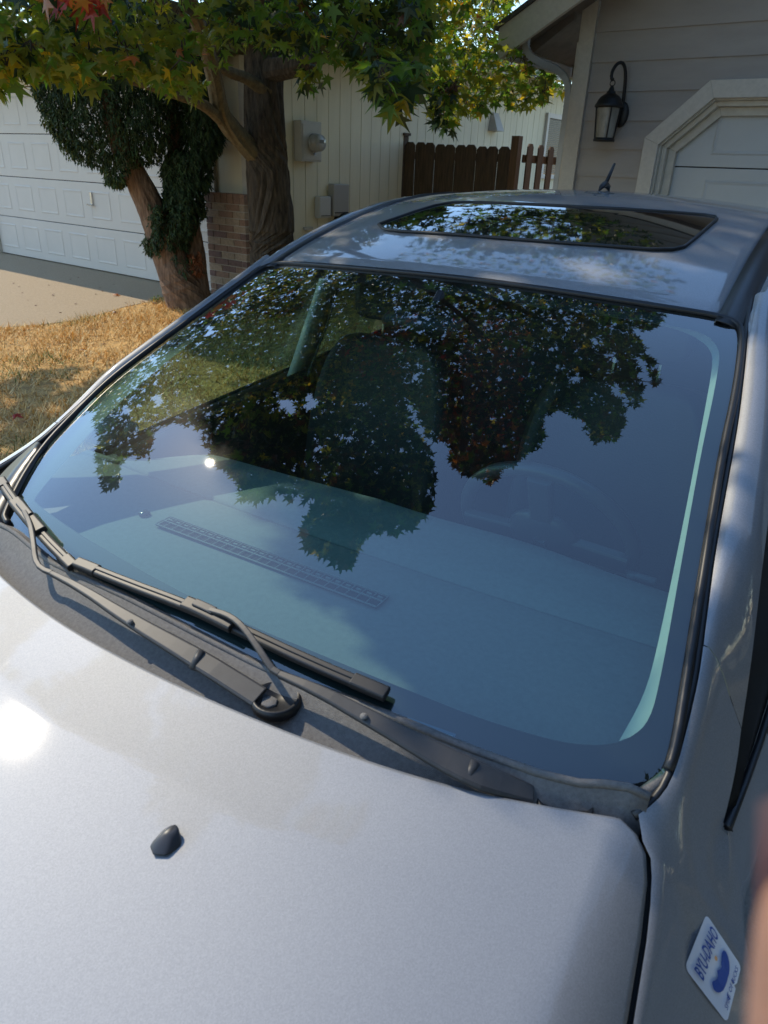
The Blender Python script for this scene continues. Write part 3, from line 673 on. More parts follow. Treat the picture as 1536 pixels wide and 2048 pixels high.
# ---- roof
def rze(y):
    y = np.asarray(y, float); return np.where(y < 1.0, 1.368 + .345 * y - .176 * y ** 2, 1.537 - .05 * (y - 1) ** 2)
def roofz(x, y): return rze(y) + .036 * (1 - (x / .575) ** 2)
fe_px = [(562, 521), (640, 526), (700, 531), (800, 540), (900, 550), (1000, 562), (1081, 572), (1200, 589), (1300, 603), (1380, 616), (1441, 626)]
fe = smoothc(on_glass(fe_px, .006), 41, 1)
ysr = np.r_[0, .006, .02, .05, .1, .16, .23, .3, .4, .5, .6, .7, .8, .9, 1.0, 1.15, 1.3, 1.5, 1.7, 1.9, 2.1]
P = np.zeros((len(ysr), 41, 3))
for j in range(41):
    x0, y0 = fe[j][0], fe[j][1]
    for i, t in enumerate(ysr):
        y = y0 + t; w = sstep(0, .3, t); x = x0 * (1 - w) + w * (-.575 + 1.15 * j / 40) ; x *= 1 - .03 * sstep(.8, 2.1, t)
        P[i, j] = (x, y, float(roofz(x, y)) + (fe[j][2] - float(roofz(x0, y0))) * (1 - float(sstep(0, .3, t))) - .004 * (1 - float(sstep(0, .02, t))))
roof = grid('roof', P, paint, car, thick=.012, off=-1)
_b = bmesh.new(); _b.from_mesh(roof.data); roofT = BVHTree.FromBMesh(_b); _b.free()
# headliner under it
grid('headliner', P[2:, ::-1] * (1, 1, 1) + (0, 0, -.035), headl, car)
def rtop(x, y):
    l, n, i, d = roofT.ray_cast(Vector((x, y, 3)), Vector((0, 0, -1))); return l.z if l else float(roofz(x, y))
def roof_hit(px, py):
    l, n, i, d = roofT.ray_cast(Vector(C0), Vector(cray(px, py))); return (np.array(l), np.array(n if n.z > 0 else -n)) if l else (None, None)
# sunroof
srp = [(757, 452), (770, 462), (800, 466), (900, 472), (1000, 480), (1120, 489), (1240, 498), (1300, 503), (1345, 503), (1368, 497), (1392, 478), (1418, 455), (1433, 442), (1430, 437), (1405, 433), (1330, 427), (1240, 421), (1140, 416), (1040, 411), (960, 408), (905, 408), (870, 414), (830, 426), (785, 442)]
sr = []
for p in srp:
    l, n = roof_hit(*p)
    sr.append(l if l is not None else sr[-1] + (0, .05, 0))
sr = np.array(sr); c_ = sr.mean(0); n_ = len(sr)
V_ = []; F_ = []
for k in range(6):
    s = 1 - k * .19
    for q in sr: p = c_ + (q - c_) * s; V_.append((p[0], p[1], rtop(p[0], p[1]) + .0045))
for k in range(5):
    for j in range(n_): q = (j + 1) % n_; F_.append((k * n_ + j, k * n_ + q, (k + 1) * n_ + q, (k + 1) * n_ + j))
F_.append(tuple(5 * n_ + j for j in range(n_)))
sroof = meshobj('sunroof', V_, F_, [mat('sunroof_black', (.010, .011, .011), .03, coat=1.0)], car, True)
MB().tube([(p[0], p[1], rtop(p[0], p[1]) + .005) for p in list(sr) + [sr[0]]], .0042, 6).build('sunroof_seal', rubber, sroof, True)
# roof mouldings, rails
for s in (-1, 1):
    M1 = []; 
    for t in np.r_[-.03, 0, .05, .1, .2, .3, .45, .6, .8, 1.0, 1.3, 1.7, 2.1]:
        ye = fe[0][1] if s < 0 else fe[-1][1]; y = ye + t; e = .572 * (1 - .03 * float(sstep(.8, 2.1, t))); z = float(rze(max(y, -.05)))
        M1.append([(s * (e + .002), y, z - .010), (s * (e + .006), y, z + .003), (s * (e + .028), y, z - .002), (s * (e + .052), y, z - .012), (s * (e + .055), y, z - .022)])
    M1 = np.array(M1); grid('roof_moulding', M1 if s < 0 else M1[:, ::-1], moulding, car, thick=.004)
    M2 = []
    for t in np.r_[-.12, -.06, 0, .1, .2, .3, .45, .6, .8, 1.0, 1.3, 1.7, 2.1]:
        ye = fe[0][1] if s < 0 else fe[-1][1]; y = ye + t; e = .629 * (1 - .03 * float(sstep(.8, 2.1, t))); z = float(rze(y) if y > 0 else 1.368 + .42 * y) - .014
        M2.append([(s * e, y, z - .01), (s * (e + .003), y, z + .004), (s * (e + .02), y, z + .004), (s * (e + .045), y, z - .014), (s * (e + .058), y, z - .05), (s * (e + .05), y, z - .07)])
    M2 = np.array(M2); grid('roof_rail', M2 if s < 0 else M2[:, ::-1], paint, car, thick=.004)
# antenna
ab = c_atx(1207, 388, 0.0); ab[1] = min(ab[1], 2.0); ab = np.array([c_atx(1207, 388, 0.0)[0], ab[1], 0]); ab[2] = float(roofz(0, ab[1]))
r = cray(1207, 388); ab = C0 + r * ((ab[1] - C0[1]) / r[1]); r2 = cray(1229, 328); at_ = C0 + r2 * ((ab[1] + .08 - C0[1]) / r2[1])
ab[2] = float(roofz(ab[0], ab[1]))
an = MB().tube([ab + (0, -.06, .0), ab + (0, -.03, .014), ab + (0, .0, .02), ab + (0, .04, .012), ab + (0, .06, 0)], [.003, .010, .013, .010, .003], 10, flat=.8)
an.tube([ab + (0, 0, .015), at_ + (0, 0, 0)], [.007, .0045], 8); an.build('antenna', rubber, car, True)

# ---- cowl between glass and hood
nb = 60
gbot = resample(np.vstack([E(np.linspace(-1.02, -.72, 6), np.zeros(6) + .005), on_glass(outl_raw[1:14])]), nb)
gx = np.linspace(-.80, .735, nb); gb = np.stack([gx, np.interp(gx, gbot[:, 0], gbot[:, 1]), np.interp(gx, gbot[:, 0], gbot[:, 2])], 1)
K = np.zeros((nb, 8, 3))
for i in range(nb):
    a = gb[i]; hyv = float(yedge(gx[i])) + .004; b = np.array([gx[i], hyv - .02, float(hoodz(gx[i], 0)) - .030])
    t = np.array([-.12, .0, .10, .30, .55, .8, 1.0, 1.1]); zo = np.array([-.006, .006, .005, -.004, -.010, -.014, -.014, -.03])
    for k in range(8): K[i, k] = a + (b - a) * t[k] + (0, 0, zo[k])
cw_o = grid('cowl', K.transpose(1, 0, 2), cowl_m, car, thick=.004)
_b = bmesh.new(); _b.from_mesh(cw_o.data); cowlT = BVHTree.FromBMesh(_b); _b.free()
def cowl_hit(px, py):
    l, n, i, d = cowlT.ray_cast(Vector(C0), Vector(cray(px, py))); return np.array(l) if l else gpt(px, py, .004)[0]
MB().tube([gb[i] + (0, -.004, .007) for i in range(nb)], .0055, 6).build('cowl_lip', cowl_m, cw_o, True)
# joint line and end clips of the cowl
for px in ([(333, 1355), (350, 1310), (392, 1276)],): MB().tube([cowl_hit(*p) + (0, 0, .001) for p in px], .0022, 5).build('cowl_joint', bodyblack, cw_o)
for px in ([(1182, 1622), (1190, 1590), (1197, 1575)], [(1214, 1626), (1222, 1600)],):
    MB().tube([cowl_hit(*p) + (0, 0, .002) for p in px], .0026, 6).build('cowl_rib', cowl_m, cw_o, True)
cornerfill = MB().tube([gpt(x, y, -.008)[0] for x, y in ((1150, 1600), (1230, 1608), (1285, 1590), (1330, 1550), (1352, 1500), (1366, 1440))], [.005, .008, .009, .008, .006, .004], 8); cornerfill.build('cowl_corner', cowl_m, cw_o, True)
# left corner black trim
lo_ = smoothc(np.array([gpt(x, y, .010)[0] for x, y in ((-75, 1060), (-40, 1000), (0, 950), (36, 914), (72, 884))]), 12, 1); li_ = smoothc(np.array([gpt(x, y, .006)[0] for x, y in ((-40, 1110), (-10, 1078), (14, 1030), (46, 962), (88, 893))]), 12, 1)
grid('pillar_base_trim', np.stack([lo_, (lo_ + li_) / 2 + (0, 0, .004), li_], 1), moulding, car, thick=.006)

# ---- wipers
def armpart(name, pts, w, h, m, parent, up=(0, -.3, 1)):
    """flat bar with a rounded-rectangular section"""
    V_ = []; F_ = []; up = np.array(up, float); n = len(pts); w = np.broadcast_to(w, n); h = np.broadcast_to(h, n)
    sec = [(-.5, 0), (-.5, .75), (-.38, 1), (.38, 1), (.5, .75), (.5, 0)]
    for i in range(n):
        t = pts[min(i + 1, n - 1)] - pts[max(i - 1, 0)]; t /= np.linalg.norm(t); a = np.cross(t, up); a /= np.linalg.norm(a); b = np.cross(a, t)
        for sx, sz in sec: V_.append(pts[i] + a * w[i] * sx + b * h[i] * sz)
    k = len(sec)
    for i in range(n - 1):
        for j in range(k): q = (j + 1) % k; F_.append((i * k + j, i * k + q, (i + 1) * k + q, (i + 1) * k + j))
    F_ += [tuple(range(k))[::-1], tuple((n - 1) * k + j for j in range(k))]
    mb = MB(); mb.add(V_, F_); return mb.build(name, m, parent, bevel=min(.0016, float(np.min(h)) * .2))
def wiper(arm_px, arm_h, arm_w, bend_px, bend_h, blade_px, clip_px, hinge_px, label):
    W = empty('wiper', (0, 0, 0), car)
    A = smoothc(np.array([gpt(x, y, h)[0] for (x, y), h in zip(arm_px, arm_h)]), 18, 1)
    armpart('arm', A, .70 * np.interp(np.linspace(0, 1, 18), np.linspace(0, 1, len(arm_w)), arm_w), .008, arm_m, W)
    B = smoothc(np.array([A[-1] + (0, 0, .002)] + [gpt(x, y, h)[0] for (x, y), h in zip(bend_px, bend_h)]), 14, 1)
    armpart('arm_rod', B, .0095, .006, arm_m, W)
    # blade: spoiler on top, rubber lip below
    bl0 = smoothc(np.array([gpt(x, y, .016)[0] for x, y in blade_px]), 24, 1)
    nb_ = len(bl0); wv = np.full(nb_, .019); wv[0] = wv[-1] = .015
    blade = armpart('blade', bl0, wv, .010, blade_m, W)
    lip = smoothc(np.array([gpt(x, y, .002)[0] for x, y in blade_px]), 24, 1); lipo = armpart('rubber_lip', lip, .005, .014, rubber, W)
    rg = bl0 + (0, 0, .0085); armpart('spoiler_ridge', rg, .008, .004, blade_m, W)
    for e in (0, 1):
        q = bl0[:3] if e == 0 else bl0[-3:]; armpart('end_cap', q + (0, 0, .0008), .0215, .0115, blade_m, W)
    C_ = np.array([gpt(x, y, .021)[0] for x, y in clip_px]); armpart('clip', resample(C_, 6), .025, .012, blade_m, W)
    armpart('clip_latch', resample(C_, 6)[1:4] + (0, 0, .012), .014, .004, arm_m, W)
    for hp_ in hinge_px:
        a = gpt(*hp_[0], hp_[2])[0]; b = gpt(*hp_[1], hp_[2])[0]; MB().tube([a, b], .0065, 10).build('hinge_pin', arm_m, W, True)
    return W
def rivet(px, h): 
    p = gpt(*px, h)[0]; o = MB().lathe([(.0055, 0), (.005, .002), (0, .003)], p, 10).build('rivet', cowl_m, car, True)
wiper([(520, 1398), (400, 1322), (262, 1243), (165, 1180), (105, 1150)], [.022, .030, .036, .038, .036], [.046, .044, .034, .022, .013],
      [(84, 1140), (72, 1125), (68, 1085), (62, 1050), (50, 1025)], [.040, .040, .040, .036, .030],
      [(4, 965), (25, 997), (48, 1027), (90, 1078), (150, 1138)], [(32, 1006), (50, 1028), (84, 1068)], [((402, 1302), (386, 1338), .035)], 'a')
wiper([(1062, 1592), (1000, 1570), (935, 1545), (820, 1483), (728, 1433), (640, 1385), (560, 1352)], [.000, .016, .028, .034, .036, .038, .036], [.034, .050, .046, .036, .030, .024, .015],
      [(545, 1342), (528, 1315), (505, 1280), (480, 1248), (455, 1232), (420, 1222)], [.038, .040, .040, .038, .034, .030],
      [(156, 1130), (260, 1172), (380, 1217), (480, 1262), (620, 1328), (775, 1394)], [(372, 1210), (400, 1222), (470, 1256)], [((950, 1524), (932, 1566), .029)], 'b')
rivet((260, 1244), .047); rivet((728, 1433), .047)
# pivot cap of the passenger wiper
pc = gpt(553, 1405, .010)[0]; cp = MB().lathe([(.034, -.004), (.036, .004), (.034, .010), (.030, .012), (.028, .006), (0, .004)], pc, 28); pco = cp.build('wiper_pivot_cap', rubber, car, True)
MB().lathe([(.012, .003), (.012, .007), (.010, .008), (0, .008)], pc + (-.004, -.010, 0), 6).build('pivot_nut', cowl_m, pco, True)
pc2 = gpt(1128, 1606, -.012)[0]; MB().lathe([(.034, -.004), (.036, .004), (.034, .008), (.028, .004), (0, .002)], pc2, 24).build('wiper_pivot_cap', rubber, car, True)
# washer nozzle on the hood
l, n = hood_hit(332, 1686)
nz = MB(); S = np.array([(-.017, .012, 0), (-.013, -.014, 0), (0, -.020, 0), (.015, -.012, 0), (.018, .008, 0), (.006, .016, 0)]); T_ = np.array([(-.003, .016, .013), (-.006, .004, .013), (-.001, .000, .012), (.005, .003, .012), (.006, .014, .014), (.001, .018, .014)])
nz.add([l + p for p in S] + [l + p for p in T_], [tuple(range(6))[::-1], tuple(range(6, 12))] + [(i, (i + 1) % 6, 6 + (i + 1) % 6, 6 + i) for i in range(6)])
nz.build('washer_nozzle', mat('nozzle_plastic', (.045, .045, .05), .4), hood, True, bevel=.003)

# ---- interior
dz = .915
yr = np.array([-1.02, -.95, -.85, -.75, -.68, -.62, -.605])
xq = np.linspace(-.79, .79, 45); xc = lambda x: min(abs(x), .7)
D1 = np.zeros((len(yr), 45, 3))
for i, y in enumerate(yr):
    for j, x in enumerate(xq):
        yy = y + (.10 * (xc(x) / .7) ** 2 if y < -.7 else .04 * (xc(x) / .7) ** 2); D1[i, j] = (x, yy, dz + .012 * (1 - (xc(x) / .7) ** 2) - (.005 if y == yr[-1] else 0) - .02 * (1 - sstep(-1.02, -.9, y)))
dash = grid('dashboard', D1, dash_m, car)
yr2 = np.array([-.604, -.598, -.53, -.47, -.43, -.40, -.38, -.36, -.34])
D2 = np.zeros((len(yr2), 45, 3))
for i, y in enumerate(yr2):
    for j, x in enumerate(xq):
        bn = .012 * math.exp(-((x - .37) / .17) ** 2); yy = y + .04 * (xc(x) / .7) ** 2 + (.05 * (1 - (xc(x) / .7)) * sstep(-.6, -.4, y)) - .24 * sstep(.48, .70, -x) * sstep(-.6, -.36, y) * 1.0
        D2[i, j] = (x, yy, dz + .012 * (1 - (xc(x) / .7) ** 2) + .003 + bn * sstep(-.58, -.45, y) - .30 * sstep(-.43, -.33, y) ** 1.6 - (.008 if i == 0 else 0))
grid('dash_pad', D2, dash_m, dash)
v1, v2 = c_atz(327, 1045, dz + .012), c_atz(765, 1208, dz + .012)
vent = MB(); e1 = (v2 - v1); Ln = np.linalg.norm(e1); e1 /= Ln; e2 = np.array([-e1[1], e1[0], 0]); base = dz + .0145
def vq(a, b, z): return v1 * (1, 1, 0) + e1 * a + e2 * b + (0, 0, z)
vent_b = MB().add([vq(0, -.021, base - .0005), vq(Ln, -.021, base - .0005), vq(Ln, .021, base - .0005), vq(0, .021, base - .0005)], [(0, 1, 2, 3)]); vent_b.build('defroster_well', mat('vent_dark', (.012, .013, .014), .8), dash)
for b in (-.021, 0, .021): vent.tube([vq(0, b, base + .003), vq(Ln, b, base + .003)], .0017, 5)
k = 0
while k <= 24: a = Ln * k / 24; vent.tube([vq(a, -.021, base + .003), vq(a, .021, base + .003)], .0015, 5); k += 1
for k in range(24): a = Ln * (k + .5) / 24; vent.tube([vq(a - .005, .010, base + .001), vq(a + .005, .010, base + .001)], .003, 4)
vent.build('defroster_grille', dash_m, dash)
sp = c_atz(289, 1028, dz + .012); MB().lathe([(.0125, 0), (.012, .003), (.008, .006), (0, .007)], sp, 18).build('light_sensor', mat('sensor_glass', (.02, .03, .03), .1), dash, True)
# number plate of the car behind the glass
vp_px = [(815, 1434), (912, 1468), (907, 1484), (812, 1450)]
vp3 = np.array([gpt(x, y, -.0015)[0] for x, y in vp_px]); vin = meshobj('identification_plate', vp3, [(0, 1, 2, 3)], mat('plate_blue', (.05, .12, .20), .45), dash)
def text_mesh(txt, name, m, parent, org, ex, ey, size, width, lift):
    """text laid out on the frame org + ex*x + ey*y (unit vectors), scaled to width x size"""
    cu = bpy.data.curves.new('t', 'FONT'); cu.body = txt; cu.size = 1.0; cu.extrude = 0.0; cu.resolution_u = 3
    o = bpy.data.objects.new('t', cu); COL.objects.link(o); dg = bpy.context.evaluated_depsgraph_get(); dg.update()
    me = bpy.data.meshes.new_from_object(o.evaluated_get(dg)); bpy.data.objects.remove(o)
    vv = np.array([v.co[:] for v in me.vertices]); ff = [tuple(p.vertices) for p in me.polygons]
    x0, x1, y0, y1 = vv[:, 0].min(), vv[:, 0].max(), vv[:, 1].min(), vv[:, 1].max()
    nn = np.cross(ex, ey); nn /= np.linalg.norm(nn)
    q = [org + ex * ((v[0] - x0) / (x1 - x0) * width) + ey * ((v[1] - y0) / (y1 - y0) * size) + nn * lift for v in vv]
    return meshobj(name, q, ff, m, parent)
ex_ = vp3[1] - vp3[0]; wl = np.linalg.norm(ex_); ex_ /= wl; ey_ = vp3[0] - vp3[3]; hl_ = np.linalg.norm(ey_); ey_ /= hl_
text_mesh('JTCW2DL1C0100057', 'lettering', mat('plate_print', (.45, .62, .68), .5), vin, vp3[3] + ex_ * wl * .10 + ey_ * hl_ * .12, ex_, ey_, hl_ * .52, wl * .84, .0006)
# steering wheel
swc = np.array([.375, -.30, .925]); ax = np.array([0, .90, .44]); ax /= np.linalg.norm(ax); sx_ = np.array([1.0, 0, 0]); sy_ = np.cross(ax, sx_)
SW = empty('steering_wheel', (0, 0, 0), car); sw = MB()
sw.tube([swc + sx_ * .185 * math.cos(t) + sy_ * .185 * math.sin(t) for t in np.linspace(0, 2 * math.pi, 49)], .0155, 10, cap=False); sw.build('rim', steer_m, SW, True)
hub = MB()
for a, rr in ((0, .06),): hub.tube([swc - ax * .01, swc - ax * .022, swc - ax * .034], [.082, .078, .055], 20)
hub.build('hub', steer_m, SW, True)
for t in (0.05, math.pi - .05, -math.pi / 2): armpart('spoke', np.array([swc + (sx_ * math.cos(t) + sy_ * math.sin(t)) * r - ax * (.008) for r in (.06, .12, .18)]), .05, .02, steer_m, SW, up=-ax)
em_ = MB()
ec = swc - ax * .036
for q in ([(-.016, .014), (-.010, -.014)], [(.016, .014), (.010, -.014)], [(-.012, -.003), (.012, -.003)]): em_.tube([ec + sx_ * a + sy_ * b for a, b in q], .002, 5)
em_.build('emblem', chrome, SW)
st_ = MB().tube([swc + np.array([.10, .02, -.05]), swc + np.array([.24, -.02, -.03])], .008, 8); st_.tube([swc + np.array([.185, -.004, -.04]), swc + np.array([.20, -.009, -.037])], .0095, 8)
st_.build('indicator_stalk', mat('stalk_grey', (.18, .18, .18), .4), car, True)
# seats
def seat(x):
    S_ = empty('seat', (0, 0, 0), car)
    def pad(name, rows_, par, m=seat_m):
        G = np.array(rows_); o = grid(name, G, m, par, sub=2); md = o.modifiers.new('t', 'SOLIDIFY'); md.thickness = .10; md.offset = 0; return o
    pad('backrest', [[(x + dx * w, y - (.05 if abs(dx) > .9 else 0), z) for dx in (-1, -.6, 0, .6, 1)] for w, y, z in ((.25, .18, .52), (.26, .22, .75), (.25, .27, .98), (.20, .31, 1.13))], S_)
    pad('cushion', [[(x + dx * .25, y, z + (.03 if abs(dx) > .9 else 0)) for dx in (-1, -.6, 0, .6, 1)] for y, z in ((-.36, .50), (-.1, .50), (.16, .47))], S_)
    pad('headrest', [[(x + dx * .13, y, z) for dx in (-1, -.5, 0, .5, 1)] for y, z in ((.30, 1.19), (.30, 1.26), (.33, 1.34))], S_)
    for d in (-.06, .06): MB().tube([(x + d, .31, 1.05), (x + d, .32, 1.25)], .006, 8).build('headrest_post', chrome, S_)
seat(.37); seat(-.37)
# rear bench and cabin tub
tub = MB().add([(-.80, -1.0, .40), (.80, -1.0, .40), (.80, 2.5, .40), (-.80, 2.5, .40), (-.80, -1.0, .84), (.80, -1.0, .84), (.80, 2.5, .95), (-.80, 2.5, .95)],
               [(0, 1, 2, 3), (0, 4, 5, 1), (1, 5, 6, 2), (3, 2, 6, 7), (0, 3, 7, 4)]); tub.build('cabin_tub', dash_d, car)
rbn = np.array([[(x, y, z) for x in np.linspace(-.62, .62, 7)] for y, z in ((.85, .50), (1.15, .50), (1.2, .6), (1.32, .95), (1.36, 1.06))]); grid('rear_seat', rbn, seat_m, car, sub=1)
grid('rear_shelf', np.array([[(x, y, 1.06) for x in (-.7, .7)] for y in (1.37, 2.1)]), dash_d, car)
rw = np.array([[(x, 2.05 + .45 * t, float(roofz(x * .9, 2.05)) - .012 - .33 * t) for x in np.linspace(-.56, .56, 5)] for t in (0, .5, 1)]); grid('rear_window', rw, glass_mat('rear_glass', (.35, .42, .38), 1.5, 0, 1.5), car)
# interior A-pillar trims, visible as a pale strip inside the black border
def trimstrip(out_px, in_px, d0, d1, nm='pillar_trim', m=trim_m, par=car):
    A = smoothc(np.array([gpt(x, y, -d0)[0] for x, y in out_px]), 60, 3); B = smoothc(np.array([gpt(x, y, -d1)[0] for x, y in in_px]), 60, 3)
    return grid(nm, np.stack([A, (A + B) / 2 + (0, 0, -.0), B], 1), m, par)
trimstrip([(1295, 1462), (1322, 1405), (1345, 1300), (1392, 1050), (1428, 850), (1452, 716), (1446, 680), (1420, 655), (1370, 642), (1260, 622), (1140, 604)],
          [(1238, 1482), (1290, 1390), (1316, 1290), (1366, 1050), (1404, 850), (1428, 720), (1418, 694), (1388, 672), (1340, 654), (1240, 632), (1130, 612)], .012, .045)
# left door seen from inside, B-pillars, mirrors
for s in (-1, 1):
    inn_ = np.array([[(s * x, y, z) for y in np.linspace(-.75, .35, 8)] for x, z in ((.80, .86 if s > 0 else .86), (.775, .885), (.755, .86), (.745, .60), (.74, .42))])
    inn_[:, :, 2] += (inn_[:, :, 1] + .6) * .075
    grid('door_card', inn_, mat('door_card_%d' % s, (.02, .02, .02), .95), car)
    Bp = np.array([[(s * (.80 - .14 * t), .36 + w + .10 * t, .92 + (1.42 - .92) * t) for w in (-.05, 0, .05)] for t in (0, .3, .6, 1)]); grid('b_pillar', Bp, trim_m, car, thick=.03)
    MB().tube([(s * .775, .34, .90), (s * .70, .38, 1.12), (s * .64, .40, 1.34)], .012, 6, flat=.3).build('seat_belt', mat('belt_%d' % s, (.10, .10, .10), .7), car)
    # outside mirrors
    mc = np.array([s * .98, -.36, .905]); mm_ = MB(); mm_.tube([mc + (-s * .10, .02, -.02), mc + (-s * .07, .01, -.015)], .03, 10); 
    mm_.tube([mc + (-s * .085, 0, 0), mc + (-s * .06, -.01, 0), mc + (0, -.015, .002), mc + (s * .07, 0, 0), mc + (s * .09, .01, 0)], [.045, .066, .072, .06, .035], 14); mm_.build('wing_mirror', paint, car, True)
mm_ = MB().tube([(-.11, -.20, 1.295), (-.09, -.205, 1.295), (.09, -.205, 1.295), (.11, -.20, 1.295)], [.012, .026, .026, .012], 12, flat=1.0); mm_.tube([(0, -.20, 1.31), (0, -.14, 1.36)], .010, 8); mm_.build('rear_view_mirror', frit_m, car, True)
for s in (-1, 1): grid('sun_visor', np.array([[(s * .12 + s * .36 * a, .02 + .16 * b, 1.345 + .07 * b) for a in (0, .5, 1)] for b in (0, 1)]), headl, car, thick=.018)
# C-pillars, boot lid and tail
for s_ in (-1, 1):
    Cp = []
    for y in np.linspace(1.0, 2.62, 12):
        b = belt(y); zt = float(rze(y)) - .075 if y < 1.75 else float(np.interp(y, [1.75, 2.1, 2.62], [float(rze(1.75)) - .075, 1.36, b[2] + .03])); xt = float(np.interp(y, [.9, 2.0, 2.62], [.655, .60, .66]))
        Cp.append([(s_ * (xt * (1 - t) + (b[0] - .004) * t), y, zt * (1 - t) + (b[2] + .002) * t) for t in (0, .35, .7, 1)])
    Cp = np.array(Cp); grid('c_pillar', Cp if s_ < 0 else Cp[:, ::-1], paint, car, thick=.006)
bt = np.array([[(x, y, z - .03 * (x / .7) ** 2) for x in np.linspace(-.72, .72, 13)] for y, z in ((2.44, 1.145), (2.6, 1.15), (2.76, 1.14), (2.80, 1.10), (2.82, .9), (2.84, .6), (2.80, .3))]); grid('boot_lid', bt, paint, car, thick=.008)
# front end and wheels (out of the photograph, but the car stands on them)
fr = np.array([[(x, -2.22 - .10 * (1 - (x / .8) ** 2) + .02 * k, z) for x in np.linspace(-.80, .80, 13)] for k, z in enumerate((.76, .66, .5, .34, .24))]); fr[0, :, 1] += .06; grid('front_bumper', fr, paint, car, thick=.01)
wheel_y = (-1.22 - .12, 1.36)
for s in (-1, 1):
    for wy in wheel_y:
        wyw = float(c2w((s * .78, wy, 0))[1]); zc = gz(wyw) + .325
        W = empty('wheel', (0, 0, 0), car); t = MB(); t.lathe([(.20, -.11), (.30, -.11), (.325, -.08), (.325, .08), (.30, .11), (.20, .11)], n=36); t.v = [(s * .77 + z, wy + x, zc + y) for x, y, z in t.v]; t.build('tyre', tyre_m, W, True)
        rmm = MB(); rmm.lathe([(.0, .06), (.05, .06), (.06, .05), (.20, .07), (.215, .105), (.20, -.10)], n=36); rmm.v = [(s * (.77 + z), wy + x, zc + y) for x, y, z in rmm.v]; rmm.build('rim', rim_m, W, True)
MB().box((-.82, -2.05, .22), (.82, 2.6, .39)).build('underbody', bodyblack, car)

# ---- sticker on the fender
fenT = BVHTree.FromPolygons([Vector(v) for v in flR.v], [list(f) for f in flR.f])
def fen(px, py, lift=.0):
    l, n, i, d = fenT.ray_cast(Vector(C0), Vector(cray(px, py)))
    if l is None:
        l = Vector(C0) + Vector(cray(px, py)) * .9; n = Vector((1, 0, .3))
    if n.dot(Vector(cray(px, py))) > 0: n = -n
    return np.array(l) + np.array(n) * lift
sq = [(1411, 1827), (1367, 1935), (1452, 2046), (1481, 1932)]        # top, left, bottom, right corners in the photograph
s3 = [fen(*p) for p in sq]
def homog(dst):
    A = []; B = []
    for (x, y), (u, v) in zip([(0, 0), (1, 0), (1, 1), (0, 1)], dst):
        A.append([x, y, 1, 0, 0, 0, -u * x, -u * y]); B.append(u); A.append([0, 0, 0, x, y, 1, -v * x, -v * y]); B.append(v)
    h = np.linalg.solve(np.array(A, float), np.array(B, float)); return np.r_[h, 1].reshape(3, 3)
HS = homog([sq[2], sq[3], sq[0], sq[1]])
def spt(a, b, lift):
    q = HS @ np.array([a, b, 1.0]); return fen(q[0] / q[2], q[1] / q[2], lift)
def rrect(r=.09, n=6):
    o = []
    for cx_, cy_, a0 in ((1 - r, 1 - r, 0), (r, 1 - r, 90), (r, r, 180), (1 - r, r, 270)):
        for k in range(n + 1): w = math.radians(a0 + 90 * k / n); o.append((cx_ + r * math.cos(w), cy_ + r * math.sin(w)))
    return o
def sticker_shape(name, poly, m, parent, lift, rings=5):
    c = np.mean(poly, 0); V_ = []; F_ = []; n = len(poly)
    for k in range(rings):
        for p in poly: q = c + (np.array(p) - c) * (1 - k / rings); V_.append(spt(q[0], q[1], lift))
    V_.append(spt(c[0], c[1], lift))
    for k in range(rings - 1):
        for j in range(n): q = (j + 1) % n; F_.append((k * n + j, k * n + q, (k + 1) * n + q, (k + 1) * n + j))
    for j in range(n): F_.append(((rings - 1) * n + j, (rings - 1) * n + (j + 1) % n, rings * n))
    return meshobj(name, V_, F_, m, parent, True)
stw = mat('sticker_white', (.74, .75, .78), .35); stb = mat('sticker_blue', (.01, .07, .32), .4); sto = mat('sticker_orange', (.75, .38, .15), .4)
stick = sticker_shape('sticker', rrect(), stw, car, .0012)
stick['label'] = 'white square sticker with blue lettering and mountain emblem'
def stext(txt, x0, x1, y0, y1, m, bold=0.0):
    cu = bpy.data.curves.new('t', 'FONT'); cu.body = txt; cu.offset = bold; cu.resolution_u = 2
    o = bpy.data.objects.new('t', cu); COL.objects.link(o); dg = bpy.context.evaluated_depsgraph_get(); dg.update()
    me = bpy.data.meshes.new_from_object(o.evaluated_get(dg)); bpy.data.objects.remove(o)
    vv = np.array([v.co[:] for v in me.vertices]); ff = [tuple(p.vertices) for p in me.polygons]
    a0, b0 = vv.min(0)[:2]; a1, b1 = vv.max(0)[:2]
    return meshobj('lettering', [spt(x0 + (v[0] - a0) / (a1 - a0) * (x1 - x0), y0 + (v[1] - b0) / (b1 - b0) * (y1 - y0), .0042) for v in vv], ff, m, stick)
stext('BYU-IDAHO', .09, .92, .68, .90, stb, .02)
stext('SPIRIT OF RICKS', .13, .87, .10, .18, stb, .008)
